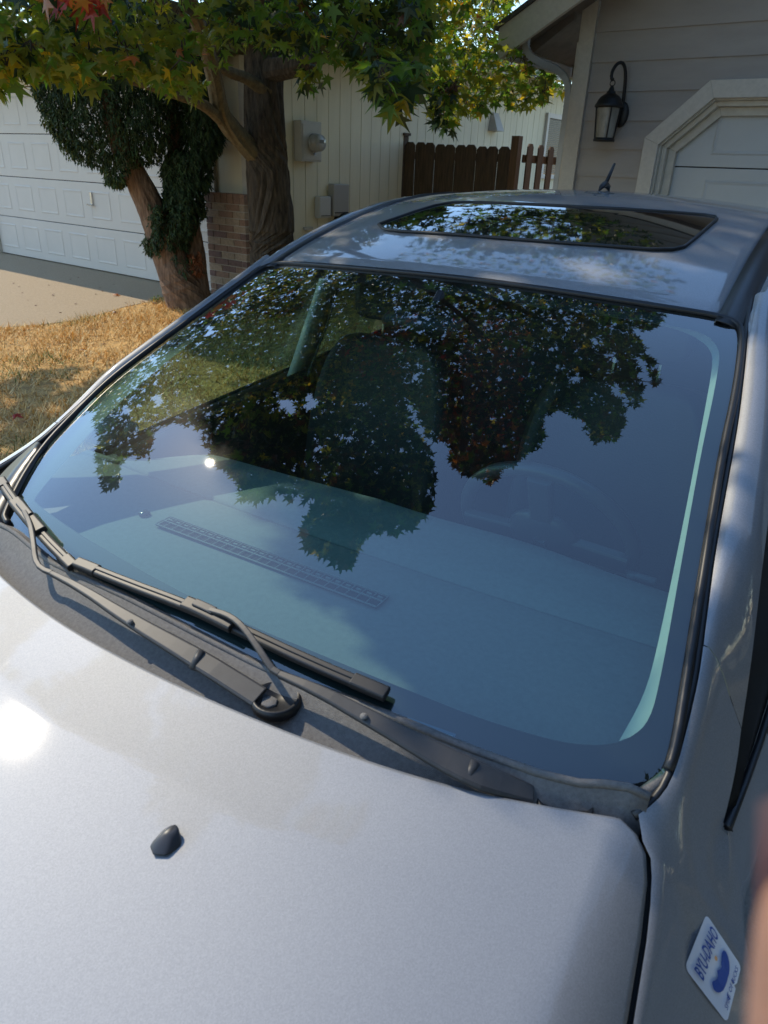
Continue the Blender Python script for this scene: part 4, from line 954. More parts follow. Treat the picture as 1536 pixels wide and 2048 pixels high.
# mountain emblem: strip between arc and jagged ridge
ridge = resample([(.16, .46), (.18, .51), (.23, .54), (.29, .49), (.36, .46), (.42, .46), (.47, .50), (.53, .46), (.58, .44), (.66, .50), (.76, .53), (.83, .51), (.85, .46)], 25)
arc = resample([(.505 + .345 * math.cos(t), .46 + .21 * math.sin(t)) for t in np.linspace(math.pi, 2 * math.pi, 25)], 25)
V_ = [spt(*(ridge[i] + (arc[i] - ridge[i]) * k / 3), .0042) for k in range(4) for i in range(25)]
meshobj('emblem', V_, [(k * 25 + i, k * 25 + i + 1, (k + 1) * 25 + i + 1, (k + 1) * 25 + i) for k in range(3) for i in range(24)], stb, stick)
sc = [(.60 + .035 * math.cos(t), .62 - .03 + .035 * math.sin(t)) for t in np.linspace(0, 2 * math.pi, 14)[:-1]]
meshobj('emblem_sun', [spt(*p, .0042) for p in sc], [tuple(range(13))], sto, stick)

# ================================================================ TREES
def leafmat(name, col, tr=.5):
    m = bpy.data.materials.new(name); m.use_nodes = True; nt = m.node_tree; b = nt.nodes['Principled BSDF']
    b.inputs['Base Color'].default_value = (*col, 1); b.inputs['Roughness'].default_value = .45
    t = nt.nodes.new('ShaderNodeBsdfTranslucent'); t.inputs[0].default_value = (min(1, col[0] * 2.6), min(1, col[1] * 2.5), col[2] * 1.2, 1)
    mx = nt.nodes.new('ShaderNodeMixShader'); mx.inputs[0].default_value = tr
    nt.links.new(b.outputs[0], mx.inputs[1]); nt.links.new(t.outputs[0], mx.inputs[2]); nt.links.new(mx.outputs[0], nt.nodes['Material Output'].inputs[0]); return m
LM = [leafmat('leaf_green', (.085, .160, .026)), leafmat('leaf_olive', (.150, .170, .028)), leafmat('leaf_dark', (.022, .045, .014), .2),
      leafmat('leaf_yellow', (.36, .27, .025)), leafmat('leaf_orange', (.34, .12, .03)), leafmat('leaf_red', (.30, .035, .028)), leafmat('leaf_brown', (.12, .055, .03), .25)]
bark = mat('furrowed_bark', (.018, .013, .009), .95, col2=(.12, .09, .06), vscale=13, bump=1.0, bscale=26, stretch=(2.6, 2.6, .45))
bark2 = mat('mossy_bark', (.10, .075, .045), .95, col2=(.22, .17, .085), vscale=18, bump=.9, bscale=30, stretch=(1.6, 1.6, .9))
bark3 = mat('peeling_bark', (.10, .055, .032), .95, col2=(.30, .19, .12), vscale=15, bump=.9, bscale=26, stretch=(2.2, 2.2, .35))
# one star-shaped leaf in the xy plane, tip along +y, length about 1
def leaf_poly():
    pts = [(0, 0)]
    for a, r in ((-62, .22), (-30, .62), (-8, .34), (24, .95), (54, .38), (90, 1.05), (126, .38), (156, .95), (188, .34), (210, .62), (242, .22)):
        pts.append((r * math.cos(math.radians(a)) * .62, .30 + r * math.sin(math.radians(a)) * .62))
    v = np.array([(x, y, -.10 * (x * x + (y - .3) ** 2) * 1.5) for x, y in pts]); v = np.vstack([[(0, .30, .04)], v]); v[:, 1] -= .0
    n = len(v); f = [(0, i, i + 1) for i in range(1, n - 1)] + [(0, n - 1, 1)]
    return v, f
LV, LF = leaf_poly()
def rotm(n):
    """random hanging leaf frames: tip outwards/down, face mostly up"""
    az = rng.uniform(0, 2 * np.pi, n); dip = rng.normal(.55, .45, n); roll = rng.normal(0, .45, n)
    y = np.stack([np.cos(az) * np.cos(dip), np.sin(az) * np.cos(dip), -np.sin(dip)], -1)
    h = np.stack([-np.sin(az), np.cos(az), 0 * az], -1); z0 = np.cross(h, y)
    z0 = np.where(z0[:, 2:] < 0, -z0, z0); x0 = np.cross(y, z0)
    x = x0 * np.cos(roll)[:, None] + z0 * np.sin(roll)[:, None]; z = np.cross(x, y)
    return np.stack([x, y, z], -1)
# where the windscreen mirrors leaves, traced from the photograph
MASK = [(430, 600), (330, 690), (230, 745), (150, 810), (115, 850), (190, 820), (203, 870), (195, 915), (215, 1000), (240, 985), (245, 930), (262, 908), (300, 915), (310, 860), (345, 848), (390, 850), (402, 880), (422, 900), (442, 960), (470, 1000), (510, 1002), (560, 985), (600, 1000), (640, 990), (612, 1060), (625, 1108), (660, 1120), (702, 1140), (716, 1090), (745, 1060), (790, 1068), (832, 1050), (864, 1010), (866, 950), (856, 900), (830, 862), (815, 822), (800, 795), (836, 815), (862, 880), (900, 880), (905, 932), (950, 950), (986, 970), (1002, 940), (1040, 920), (1082, 890), (1086, 832), (1112, 820), (1150, 832), (1170, 842), (1186, 886), (1232, 880), (1250, 842), (1240, 800), (1215, 780), (1200, 755), (1240, 780), (1272, 822), (1284, 780), (1262, 705), (1292, 722), (1312, 780), (1322, 770), (1312, 738), (1284, 690), (1255, 655), (1300, 665), (1320, 645), (1335, 622), (1200, 600), (900, 555), (560, 528)]
HOLES = [(580, 815, 22), (625, 805, 18), (555, 790, 10), (700, 882, 12), (652, 965, 10), (832, 758, 12), (735, 872, 8), (420, 660, 12), (1000, 760, 8), (1150, 760, 10), (1190, 690, 14), (1225, 720, 12), (690, 690, 8), (640, 900, 8), (505, 945, 10), (480, 770, 8), (805, 905, 8), (1110, 700, 10), (1060, 640, 7), (320, 800, 14), (255, 820, 12)]
px = rng.uniform(100, 1340, 140000); py = rng.uniform(525, 1145, 140000)
def inholes(px, py): 
    r = np.zeros(px.shape, bool)
    for x, y, s in HOLES: r |= (px - x) ** 2 + (py - y) ** 2 < (s * .9) ** 2
    return r
def mirror(px, py):
    u, v = ghit(px, py); p = E(u, v); n = En(u, v); r = cray(px, py); q = r - 2 * (r * n).sum(-1, keepdims=True) * n
    return c2w(p), q @ RC.T
ok = inpoly(px, py, MASK) & ~inholes(px, py); mxp, myp = px[ok][:27000], py[ok][:27000]
mp_, mr_ = mirror(mxp, myp)
crown_pos = []; crown_size = []; crown_mat = []; crown_src = []
dist = 2.1 + 4.6 * np.clip((1120 - myp) / 560, 0, 1) + rng.uniform(-.5, 1.1, len(mp_))   # the bough droops towards the bonnet
low = (mxp > 445) & (mxp < 650) & (myp > 850); dist = np.where(low, rng.uniform(1.4, 3.3, len(mp_)), dist)
pos1 = mp_ + mr_ * dist[:, None]
redz = ((mxp > 880) & (mxp < 1050) & (myp > 640)) | ((mxp > 690) & (mxp < 830) & (myp > 640) & (myp < 760))
yelz = (mxp > 440) & (mxp < 720) & (myp < 830)
rr = rng.random(len(mp_))
m1 = np.where(rr < .70, 2, np.where(rr < .80, 0, np.where(rr < .89, 1, np.where(rr < .90, 3, 6))))
m1 = np.where(redz & (rr < .50), np.where(rr < .05, 5, np.where(rr < .14, 4, 6)), m1); m1 = np.where(yelz & (rr < .26), np.where(rr < .20, 1, 3), m1)
crown_pos.append(pos1); crown_size.append(rng.uniform(.8, 1.2, len(pos1)) * (.062 + .0085 * dist)); crown_mat.append(m1); crown_src.append(np.zeros(len(pos1), int))
x = rng.uniform(330, 780, 16000); y = rng.uniform(535, 800, 16000); k = inpoly(x, y, MASK) & ~inholes(x, y); x, y = x[k][:7000], y[k][:7000]; p, r = mirror(x, y)
p = p + r * (7.0 + rng.uniform(-.6, 1.6, len(x)))[:, None]; crown_pos.append(p); crown_size.append(rng.uniform(.11, .16, len(x))); crown_mat.append(np.where(rng.random(len(x)) < .8, 2, 1)); crown_src.append(np.zeros(len(x), int))
SRP = [(765, 452), (880, 410), (1000, 410), (1160, 424), (1260, 455), (1330, 482), (1290, 500), (1150, 490), (1000, 480), (800, 466)]
x = rng.uniform(760, 1340, 9000); y = rng.uniform(405, 502, 9000); k = inpoly(x, y, SRP); x, y = x[k][:3200], y[k][:3200]; q_ = []
for a_, b_2 in zip(x, y):
    l, n = roof_hit(a_, b_2)
    if l is None: continue
    n = np.array([.036 * 2 * l[0] / .575 ** 2, -(.345 - .352 * l[1]), 1.0]); n /= np.linalg.norm(n); r = cray(a_, b_2); r = r - 2 * (r @ n) * n
    if a_ > 1040 and b_2 > 450 and rng.random() < .55: continue
    q_.append(c2w(l + r * rng.uniform(3.6, 6.5)))
q_ = np.array(q_); _x, _y, _z = wproj(q_); q_ = q_[(_y < -20) | (_z < 0)]
crown_pos.append(q_); crown_size.append(rng.uniform(.09, .14, len(q_))); crown_mat.append(np.where(rng.random(len(q_)) < .6, 2, rng.choice(2, len(q_)))); crown_src.append(np.full(len(q_), 2))
# sprays seen directly
def spray(poly, n, d0, d1, s0, s1, w, bias=1.0):
    poly = np.array(poly, float); a, b = poly.min(0), poly.max(0); x = rng.uniform(a[0], b[0], n * 4); y = rng.uniform(a[1], b[1], n * 4)
    k = inpoly(x, y, poly); x, y = x[k][:n], y[k][:n]; r = wray(x, y); d = d0 + (d1 - d0) * rng.random(len(x)) ** bias
    p = CAMP + r * d[:, None]; w = np.array(w, float); w /= w.sum()
    m = rng.choice(len(w), len(x), p=w)
    # bunch leaves a little
    crown_pos.append(p); crown_size.append(rng.uniform(s0, s1, len(x))); crown_mat.append(m); crown_src.append(np.ones(len(x), int))
W_OL = (4, 9, 1.5, .5, .10, 0, .05); W_DK = (5, 2, 4, .1, .05, 0, .1); W_LT = (5, 6, .0, 2.2, .15, 0, .0); W_YL = (2, 4, 0, 4, .3, 0, 0)  # W_LT: sun shining through put in as more yellow, no dark leaves
spray([(-60, -60), (470, -60), (450, 120), (415, 180), (380, 160), (320, 175), (255, 150), (190, 160), (130, 140), (60, 148), (0, 172), (-60, 150)], 1900, 4.2, 5.8, .085, .125, W_OL)
spray([(-60, 60), (46, 80), (30, 160), (0, 180), (-60, 180)], 130, 4.2, 5.2, .10, .13, W_YL)
spray([(70, -70), (240, -70), (235, 0), (190, 8), (120, 6), (80, 0)], 40, 3.9, 4.4, .10, .14, (0, 0, 0, .6, 3, 5, 0))
spray([(230, 85), (400, 85), (405, 135), (280, 130)], 12, 4.1, 4.4, .09, .12, (0, 0, 0, 2, 4, 0, 0))
spray([(100, 110), (200, 110), (195, 175), (130, 170)], 60, 4.1, 4.7, .10, .13, (3, 6, 0, 1, 0, 0, 0))
spray([(290, 100), (410, 100), (405, 190), (330, 190), (290, 150)], 80, 4.3, 5.0, .10, .13, (4, 6, 0, .4, 0, 0, 0))
spray([(400, -60), (860, -60), (860, 120), (800, 205), (770, 190), (740, 150), (690, 120), (640, 110), (600, 90), (560, 100), (500, 80), (440, 90)], 1900, 4.2, 6.6, .085, .13, W_DK)
spray([(735, 120), (850, 120), (830, 190), (790, 222), (760, 195)], 90, 3.5, 4.2, .12, .16, W_DK)
spray([(595, 110), (640, 120), (650, 150), (620, 182), (600, 165)], 36, 5.2, 5.8, .10, .13, (3, 2, 2, 0, 0, 0, 0))
spray([(800, -60), (1050, -60), (1010, 40), (1000, 70), (1060, 120), (1110, 150), (1095, 205), (1030, 212), (985, 200), (960, 230), (930, 215), (905, 255), (872, 235), (850, 180), (800, 140)], 2000, 6.2, 9.0, .085, .13, W_LT)
spray([(1070, 90), (1155, 105), (1150, 190), (1120, 190), (1080, 160)], 110, 8.2, 9.5, .10, .14, W_LT)
spray([(860, 160), (915, 160), (900, 262), (870, 245)], 90, 5.8, 6.4, .10, .13, W_DK)
# boughs over the lawn that shade its near part
lp = [(-60, 790), (60, 752), (140, 735), (250, 728), (330, 690), (300, 790), (150, 900), (0, 990), (-60, 1000)]
x = rng.uniform(-60, 330, 9000); y = rng.uniform(690, 1000, 9000); k = inpoly(x, y, lp); k &= (np.sin(x * .045 + 1.5 * np.sin(y * .05)) * np.sin(y * .06 + x * .02) > -.35); x, y = x[k][:1500], y[k][:1500]
r = wray(x, y); tt_ = (G0 - CAMZ) / (r[:, 2] - GS * r[:, 1]); gpts = CAMP + r * tt_[:, None]; hh = rng.uniform(3.4, 5.2, len(x)); p = gpts + SUN * ((hh - .1) / SUN[2])[:, None]
crown_pos.append(p); crown_size.append(rng.uniform(.10, .15, len(x))); crown_mat.append(rng.choice(3, len(x))); crown_src.append(np.full(len(x), 2))
# boughs that shade the driver's side of the dash
lp = [(760, 1080), (820, 1200), (960, 1330), (1100, 1440), (1230, 1450), (1330, 1200), (1290, 1000), (900, 960)]
x = rng.uniform(760, 1340, 9000); y = rng.uniform(950, 1460, 9000); k = inpoly(x, y, lp); x, y = x[k][:1500], y[k][:1500]; k = (np.sin(x * .018 + 1.2 * np.sin(y * .02)) * np.sin(y * .024 + 1.0) > -.45); x, y = x[k], y[k]
r = wray(x, y); p = CAMP + r * ((.93 - CAMZ) / r[:, 2])[:, None]; hh = rng.uniform(3.6, 6.6, len(x)); p = p + SUN * ((hh - .93) / SUN[2])[:, None]
crown_pos.append(p); crown_size.append(rng.uniform(.13, .18, len(x))); crown_mat.append(rng.choice(3, len(x))); crown_src.append(np.full(len(x), 2))
# the rest of the crown, out of the picture
n = 5200; q = rng.normal(size=(n, 3)); q /= np.linalg.norm(q, axis=1, keepdims=True); q *= (rng.random(n) ** (1 / 3.0) * .55 + .45)[:, None]
fill = np.array([-5.0, 5.6, 6.4]) + q * (3.8, 3.9, 3.0)
_, fy, fz = wproj(fill); vis = (fz > 0) & (fy > -70); fill = fill[~vis]
w = rng.choice(7, len(fill), p=np.array([4, 4, 3, .5, .4, .2, .3]) / 12.4)
crown_pos.append(fill); crown_size.append(rng.uniform(.13, .19, len(fill))); crown_mat.append(w); crown_src.append(np.full(len(fill), 2))
pos = np.vstack(crown_pos); siz = np.concatenate(crown_size); mti = np.concatenate(crown_mat); src = np.concatenate(crown_src)
# the crown leaves open what the photograph shows open: sky mirrored in the glass, sun on hood, cowl, dash, lawn and drive
sx = rng.uniform(40, 1460, 9000); sy = rng.uniform(540, 1480, 9000)
okk = inpoly(sx, sy, outl_px) & ~(inpoly(sx, sy, MASK)) ; okk |= inpoly(sx, sy, outl_px) & inholes(sx, sy)
sx, sy = sx[okk], sy[okk]; sp_, sr_ = mirror(sx, sy)
trim3 = np.vstack([gpt(x, y, -.03) for x, y in ((1255, 1475), (1290, 1420), (1315, 1340), (1340, 1220), (1365, 1100), (1385, 980), (1400, 900), (1412, 830))])

keep = np.ones(len(pos), bool)
for i in range(0, len(pos), 500):
    d = pos[i:i + 500, None, :] - sp_[None]; t = (d * sr_[None]).sum(-1); dd = ((d - t[..., None] * sr_[None]) ** 2).sum(-1)
    lim = np.where(src[i:i + 500] == 0, .022, .13)[:, None]
    keep[i:i + 500] &= ~((dd < lim ** 2) & (t > 0)).any(1)
d = pos[:, None, :] - c2w(trim3)[None]; t = d @ SUN; dd = ((d - t[..., None] * SUN) ** 2).sum(-1); keep &= ~((dd < .085 ** 2) & (t > 0)).any(1)
lit = np.where((src == 1) & (wproj(pos)[0] > 800) & (np.arange(len(pos)) % 2 == 0))[0]; lit2 = np.where((src == 1) & (wproj(pos)[0] < 440) & (np.arange(len(pos)) % 4 == 0))[0]
L_ = pos[np.r_[lit, lit2]]; f2 = np.where(src == 2)[0]
for i in range(0, len(f2), 400):
    d = pos[f2[i:i + 400], None, :] - L_[None]; t = (d * SUN).sum(-1); dd = ((d - t[..., None] * SUN) ** 2).sum(-1); keep[f2[i:i + 400]] &= ~((dd < .24 ** 2) & (t > 0)).any(1)
def shade_px(z): 
    t = (pos[:, 2] - z) / SUN[2]; q = pos - SUN * t[:, None]; x, y, c = wproj(q); return x, y, c > 0
x, y, f_ = shade_px(.93)
SUNNY = [(-700, 1000), (60, 960), (330, 890), (530, 900), (530, 1030), (650, 1170), (800, 1300), (900, 1480), (960, 1640), (1060, 1800), (950, 2100), (950, 2900), (-1500, 2900)]
keep &= ~(inpoly(x, y, SUNNY) & f_)
t = (pos[:, 2] - .12) / SUN[2]; q = pos - SUN * t[:, None]; x, y, c = wproj(q)
LAWN_SUN = [(-300, 500), (360, 560), (390, 600), (300, 690), (180, 720), (60, 740), (-300, 790)]
keep &= ~(inpoly(x, y, LAWN_SUN) & (c > 0) & (rng.random(len(pos)) < .97))
_lx, _ly, _lz = wproj(pos); _lb = resample([(520, 320), (470, 268), (438, 222), (428, 150), (405, 70), (375, -10)], 60); _l2 = resample([(452, 250), (410, 208), (330, 182), (260, 160), (190, 138)], 60)
for _q, _w in ((_lb, 30), (_l2, 14)):
    _d = np.sqrt(((_lx[:, None] - _q[None, :, 0]) ** 2 + (_ly[:, None] - _q[None, :, 1]) ** 2)).min(1); keep &= ~((src == 1) & (_d < _w) & (rng.random(len(pos)) < .8))
pos, siz, mti, src = pos[keep], siz[keep], mti[keep], src[keep]
R = rotm(len(pos))
tb = w_atx(545, 470, -5.35); TB = np.array([tb[0], tb[1], gz(tb[1])])
tree = tag(empty('sweetgum_tree', TB), 'tall sweetgum tree with furrowed trunk and star leaves turning yellow and red', 'tree')
def tb_(mb, name, m, par, **k): return hb(mb, name, m, par, **k)
dT = np.linalg.norm(tb - CAMP)
def tpx(x, y, d): return CAMP + wray(x, y) * d
def rough_tube(pts, rad, n, jit, seed):
    rs = random.Random(seed); mb = MB(); P = smoothc(pts, 40, 2); Rr = np.interp(np.linspace(0, 1, 40), np.linspace(0, 1, len(rad)), rad)
    mb.tube(P, list(Rr), n)
    ph = [rs.uniform(0, 6.28) for _ in range(8)]; rj = [rs.uniform(-1, 1) for _ in range(n)]
    for i in range(40):
        for j in range(n):
            k = i * n + j; c = P[i]; w = 2 * math.pi * j / n
            f = 1 + jit * (math.sin(7 * w + ph[0] + i * .15) + .7 * math.sin(11 * w + ph[1] - i * .22) + .5 * math.sin(3 * w + ph[2] + i * .4) + rs.uniform(-.6, .6) + (1.3 * rj[(j + i // 7) % n] if n > 50 else 0))
            mb.v[k] = tuple(c + (np.array(mb.v[k]) - c) * f)
    return mb
tb_(rough_tube([TB + (0, 0, -.05), TB + (0, 0, .18), TB + (-.005, 0, .40), tpx(545, 455, dT), tpx(540, 400, dT), tpx(530, 280, dT), tpx(528, 180, dT + .1), tpx(530, 60, dT + .2), tpx(535, -120, dT + .3), tpx(540, -400, dT + .6)], [.30, .235, .212, .20, .185, .170, .165, .14, .11, .06], 64, .032, 1), 'trunk', bark, tree, smooth=False)
tb_(rough_tube([tpx(520, 320, dT - .05), tpx(470, 268, dT - .22), tpx(438, 222, dT - .4), tpx(428, 150, dT - .6), tpx(405, 70, dT - .9), tpx(375, -10, dT - 1.2), tpx(330, -160, dT - 1.7)], [.085, .082, .068, .060, .055, .050, .035], 20, .06, 2), 'limb', bark2, tree)
tb_(rough_tube([tpx(452, 250, dT - .30), tpx(410, 208, dT - .6), tpx(330, 182, dT - 1.0), tpx(260, 160, dT - 1.4), tpx(190, 138, dT - 1.7), tpx(90, 90, dT - 2.0), tpx(0, 70, dT - 2.3)], [.05, .042, .034, .028, .024, .018, .010], 12, .05, 3), 'limb', bark2, tree)
tb_(rough_tube([tpx(540, 190, dT), tpx(500, 160, dT - .1), tpx(450, 140, dT - .3), tpx(430, 125, dT - .4)], [.07, .05, .045, .03], 12, .05, 4), 'limb', bark2, tree)
tb_(rough_tube([tpx(540, 140, dT), tpx(620, 128, dT - .3), tpx(720, 60, dT - .8), tpx(820, 20, dT - 1.0), tpx(930, -60, dT - 1.2)], [.10, .075, .055, .045, .02], 12, .05, 5), 'limb', bark, tree)
tb_(rough_tube([tpx(400, 30, dT - 1.0), tpx(330, 10, dT - 1.4), tpx(250, -30, dT - 1.8)], [.05, .035, .02], 10, .05, 6), 'limb', bark2, tree)
for k_, (a, b) in enumerate((((-5.2, 5.0, 3.6), (-2.6, 3.6, 5.0)), ((-5.2, 5.0, 4.4), (-2.2, 4.8, 6.2)), ((-5.3, 5.0, 4.0), (-7.6, 4.2, 6.0)), ((-5.3, 5.1, 4.8), (-4.6, 2.2, 6.6)), ((-5.2, 5.1, 5.4), (-5.0, 6.8, 8.4)))):
    a, b = np.array(a), np.array(b); mid = (a + b) / 2 + (0, 0, .35); tb_(rough_tube([a, mid, b], [.07, .05, .02], 10, .04, 20 + k_), 'limb', bark, tree)
# twigs tying the sprays together
tw = MB(); di = np.where(src == 1)[0]; order = rng.choice(di, 420, replace=False)
for i in order:
    p = pos[i]; dd = ((pos[di] - p) ** 2).sum(1); nb2 = di[np.argsort(dd)[1:6:2]]
    for j in nb2:
        if np.linalg.norm(pos[j] - p) < .5: tw.tube([p, (p + pos[j]) / 2 + (0, 0, .03), pos[j]], .0035, 4, cap=False)
src0 = np.where(src == 0)[0]
for g_ in range(500):
    i = rng.choice(np.where(src == 0)[0]); p = pos[i]; e = pos[i + 1] if False else pos[src0[np.argsort(((pos[src0] - p) ** 2).sum(1))[rng.integers(3, 9)]]]; tw.tube([p, (p + e) / 2, e], .006, 4, cap=False)
o = hb(tw, 'twigs', bark, tree); tag(o, kind='stuff')
# leaf meshes: the 300 that show largest are separate, the rest is one crown
vx, vy, vz = wproj(pos); onscreen = (vx > 0) & (vx < 1536) & (vy > 0) & (vy < 2048) & (vz > 0) & (src == 1)
score = np.where(onscreen, siz / np.maximum(vz, .1), 0); big = np.argsort(-score)[:300]; isbig = np.zeros(len(pos), bool); isbig[big] = True
lm_meshes = []
for k, m in enumerate(LM):
    me = bpy.data.meshes.new('leaf'); me.from_pydata([tuple(v) for v in LV], [], LF); me.materials.append(m); lm_meshes.append(me)
TBv = Vector(TB)
for i in big:
    o = bpy.data.objects.new('leaf', lm_meshes[mti[i]]); o.parent = tree
    mt = Matrix(R[i].tolist()).to_4x4() @ Matrix.Diagonal((float(siz[i]) * random.uniform(.72, 1.12), float(siz[i]), float(siz[i]) * random.uniform(-1.5, 4.5), 1)); mt.translation = Vector(pos[i]) - TBv; o.matrix_local = mt; COL.objects.link(o)
def leafmass(name, sel, parent, T):
    p, s, r, m = pos[sel], siz[sel], R[sel], mti[sel]; n = len(LV)
    LVn = LV[None] * np.stack([rng.uniform(.72, 1.12, len(p)), np.ones(len(p)), rng.uniform(-1.5, 4.5, len(p))], 1)[:, None, :]
    V_ = (np.einsum('nij,nkj->nki', r, LVn) * s[:, None, None] + p[:, None] - T).reshape(-1, 3); nf = len(LF); LFa = np.array(LF)
    F_ = (LFa[None] + (np.arange(len(p)) * n)[:, None, None]).reshape(-1, 3)
    me = bpy.data.meshes.new(name); me.vertices.add(len(V_)); me.vertices.foreach_set('co', V_.astype(np.float32).ravel())
    me.loops.add(F_.size); me.loops.foreach_set('vertex_index', F_.ravel().astype(np.int32)); me.polygons.add(len(F_)); me.polygons.foreach_set('loop_start', np.arange(0, F_.size, 3, dtype=np.int32))
    for k in LM: me.materials.append(k)
    me.polygons.foreach_set('material_index', np.repeat(m, nf).astype(np.int32)); me.update(calc_edges=True); me.validate()
    o = bpy.data.objects.new(name, me); COL.objects.link(o); o.parent = parent; return o
tag(leafmass('crown', ~isbig, tree, TB), kind='stuff')

# ---------------------------------------------------------------- conifer by the garage
CB = w_ground(385, 612); CB = np.array([CB[0], CB[1], gz(CB[1])]); dC = np.linalg.norm(CB - CAMP)
con = tag(empty('conifer', CB), 'two stemmed arborvitae with shredded bark and dark hanging foliage', 'tree')
hb(rough_tube([CB + (-.03, 0, -.04), tpx(360, 570, dC - .05), tpx(342, 520, dC), tpx(320, 460, dC), tpx(295, 400, dC), tpx(265, 340, dC), tpx(235, 280, dC), tpx(215, 200, dC), tpx(200, 100, dC)], [.24, .19, .165, .15, .13, .105, .09, .07, .03], 26, .04, 11), 'trunk', bark3, con)
hb(rough_tube([CB + (.06, .02, -.04), tpx(392, 560, dC + .08), tpx(388, 500, dC + .08), tpx(372, 420, dC + .08), tpx(352, 330, dC + .1), tpx(345, 240, dC + .1), tpx(340, 120, dC + .1)], [.15, .125, .11, .09, .075, .06, .03], 20, .04, 12), 'trunk', bark3, con)
cgm = [mat('conifer_dark', (.018, .042, .013), .7), mat('conifer_green', (.034, .075, .020), .7), mat('conifer_lit_yellow', (.10, .13, .02), .7), mat('conifer_brown', (.20, .065, .02), .8)]
def con_leaf(poly, n, dep, cols, edge_lit=None):
    poly = np.array(poly, float); a, b = poly.min(0), poly.max(0); x = rng.uniform(a[0], b[0], n * 3); y = rng.uniform(a[1], b[1], n * 3); k = inpoly(x, y, poly); x, y = x[k][:n], y[k][:n]
    # half-thickness grows with the distance to the outline
    P2 = resample(np.vstack([poly, poly[:1]]), 160); dd = np.sqrt(((np.stack([x, y], 1)[:, None] - P2[None]) ** 2).sum(-1)).min(1) / 1600 * dC
    d = dC + dep + rng.uniform(-1, 1, len(x)) * np.minimum(np.sqrt(dd * .9 + .0), .6)
    cl = np.sin(x * .21 + 1.7 * np.sin(y * .11)) * np.sin(y * .13 + 1.3 * np.sin(x * .17)) + .5 * np.sin(x * .47 + y * .09) * np.sin(y * .31); kk = rng.random(len(x)) < np.clip(.62 + .5 * cl, .12, 1); x, y, d, cl = x[kk], y[kk], d[kk], cl[kk]; d = d - .10 * cl
    p = CAMP + wray(x, y) * d[:, None]; m = rng.choice(len(cols), len(x), p=np.array(cols) / sum(cols))
    return p, m
cp_, cm_ = [], []
for args in (([(52, 120), (70, 190), (92, 240), (112, 268), (150, 318), (200, 332), (212, 340), (208, 362), (240, 372), (258, 360), (275, 330), (320, 320), (330, 300), (345, 300), (360, 180), (380, 20), (250, -20), (70, 20)], 40000, 0, (6, 4, .25, .0)),
             ([(350, 150), (360, 290), (335, 300), (322, 330), (328, 380), (318, 430), (300, 452), (286, 480), (292, 502), (322, 512), (345, 510), (370, 500), (385, 478), (400, 440), (412, 420), (404, 390), (420, 370), (424, 320), (445, 295), (448, 260), (430, 180), (420, 60), (360, 60)], 34000, .05, (5, 5, .1, .0)),
             ([(376, 505), (402, 500), (404, 545), (385, 552)], 260, -.1, (0, .2, 0, 3)),
             ([(60, 160), (78, 190), (100, 235), (118, 262), (150, 305), (140, 320), (110, 280), (84, 240)], 500, -.05, (0, 3, 4, 0)),  # sunlight on the left edges, here and next, put into yellower sprays
             ([(203, 335), (225, 340), (258, 352), (240, 374), (210, 366)], 260, -.05, (0, 3, 4, 0)),
             ([(295, 405), (322, 410), (326, 470), (300, 470)], 900, -.12, (3, 6, .3, 0)),
             ([(335, 505), (352, 500), (385, 520), (372, 560), (352, 540)], 300, -.1, (6, 3, 0, .3))):
    p, m = con_leaf(*args); cp_.append(p); cm_.append(m)
cp_, cm_ = np.vstack(cp_), np.concatenate(cm_); nC = len(cp_)
sprV = np.array([.38, 1, 1]) * np.array([(0, 0, 0), (.30, .25, .05), (.12, .45, -.03), (.34, .72, 0), (.06, .75, .05), (0, 1.1, -.06), (-.10, .75, .02), (-.36, .66, -.02), (-.12, .42, .04), (-.30, .22, 0)]); sprF = np.array([(0, 1, 2), (0, 2, 8), (0, 8, 9), (2, 3, 4), (2, 4, 6), (2, 6, 8), (6, 7, 8), (4, 5, 6)])
_n = rng.normal; azc = rng.uniform(0, 6.283, nC); dpc = rng.normal(1.15, .4, nC)
yc = np.stack([np.cos(azc) * np.cos(dpc), np.sin(azc) * np.cos(dpc), -np.sin(dpc)], -1); hc_ = rng.normal(size=(nC, 3)); xc = np.cross(yc, hc_); xc /= np.linalg.norm(xc, axis=1, keepdims=True); zc_ = np.cross(xc, yc)
Rc = np.stack([xc, yc, zc_], -1); sc_ = rng.uniform(.04, .085, nC)
Vc = (np.einsum('nij,kj->nki', Rc, sprV) * sc_[:, None, None] + cp_[:, None] - CB).reshape(-1, 3); Fc = (sprF[None] + (np.arange(nC) * len(sprV))[:, None, None]).reshape(-1, 3)
co = meshobj('crown', Vc.tolist(), Fc.tolist(), cgm, con, mi=np.repeat(cm_, len(sprF)).tolist()); tag(co, kind='stuff')
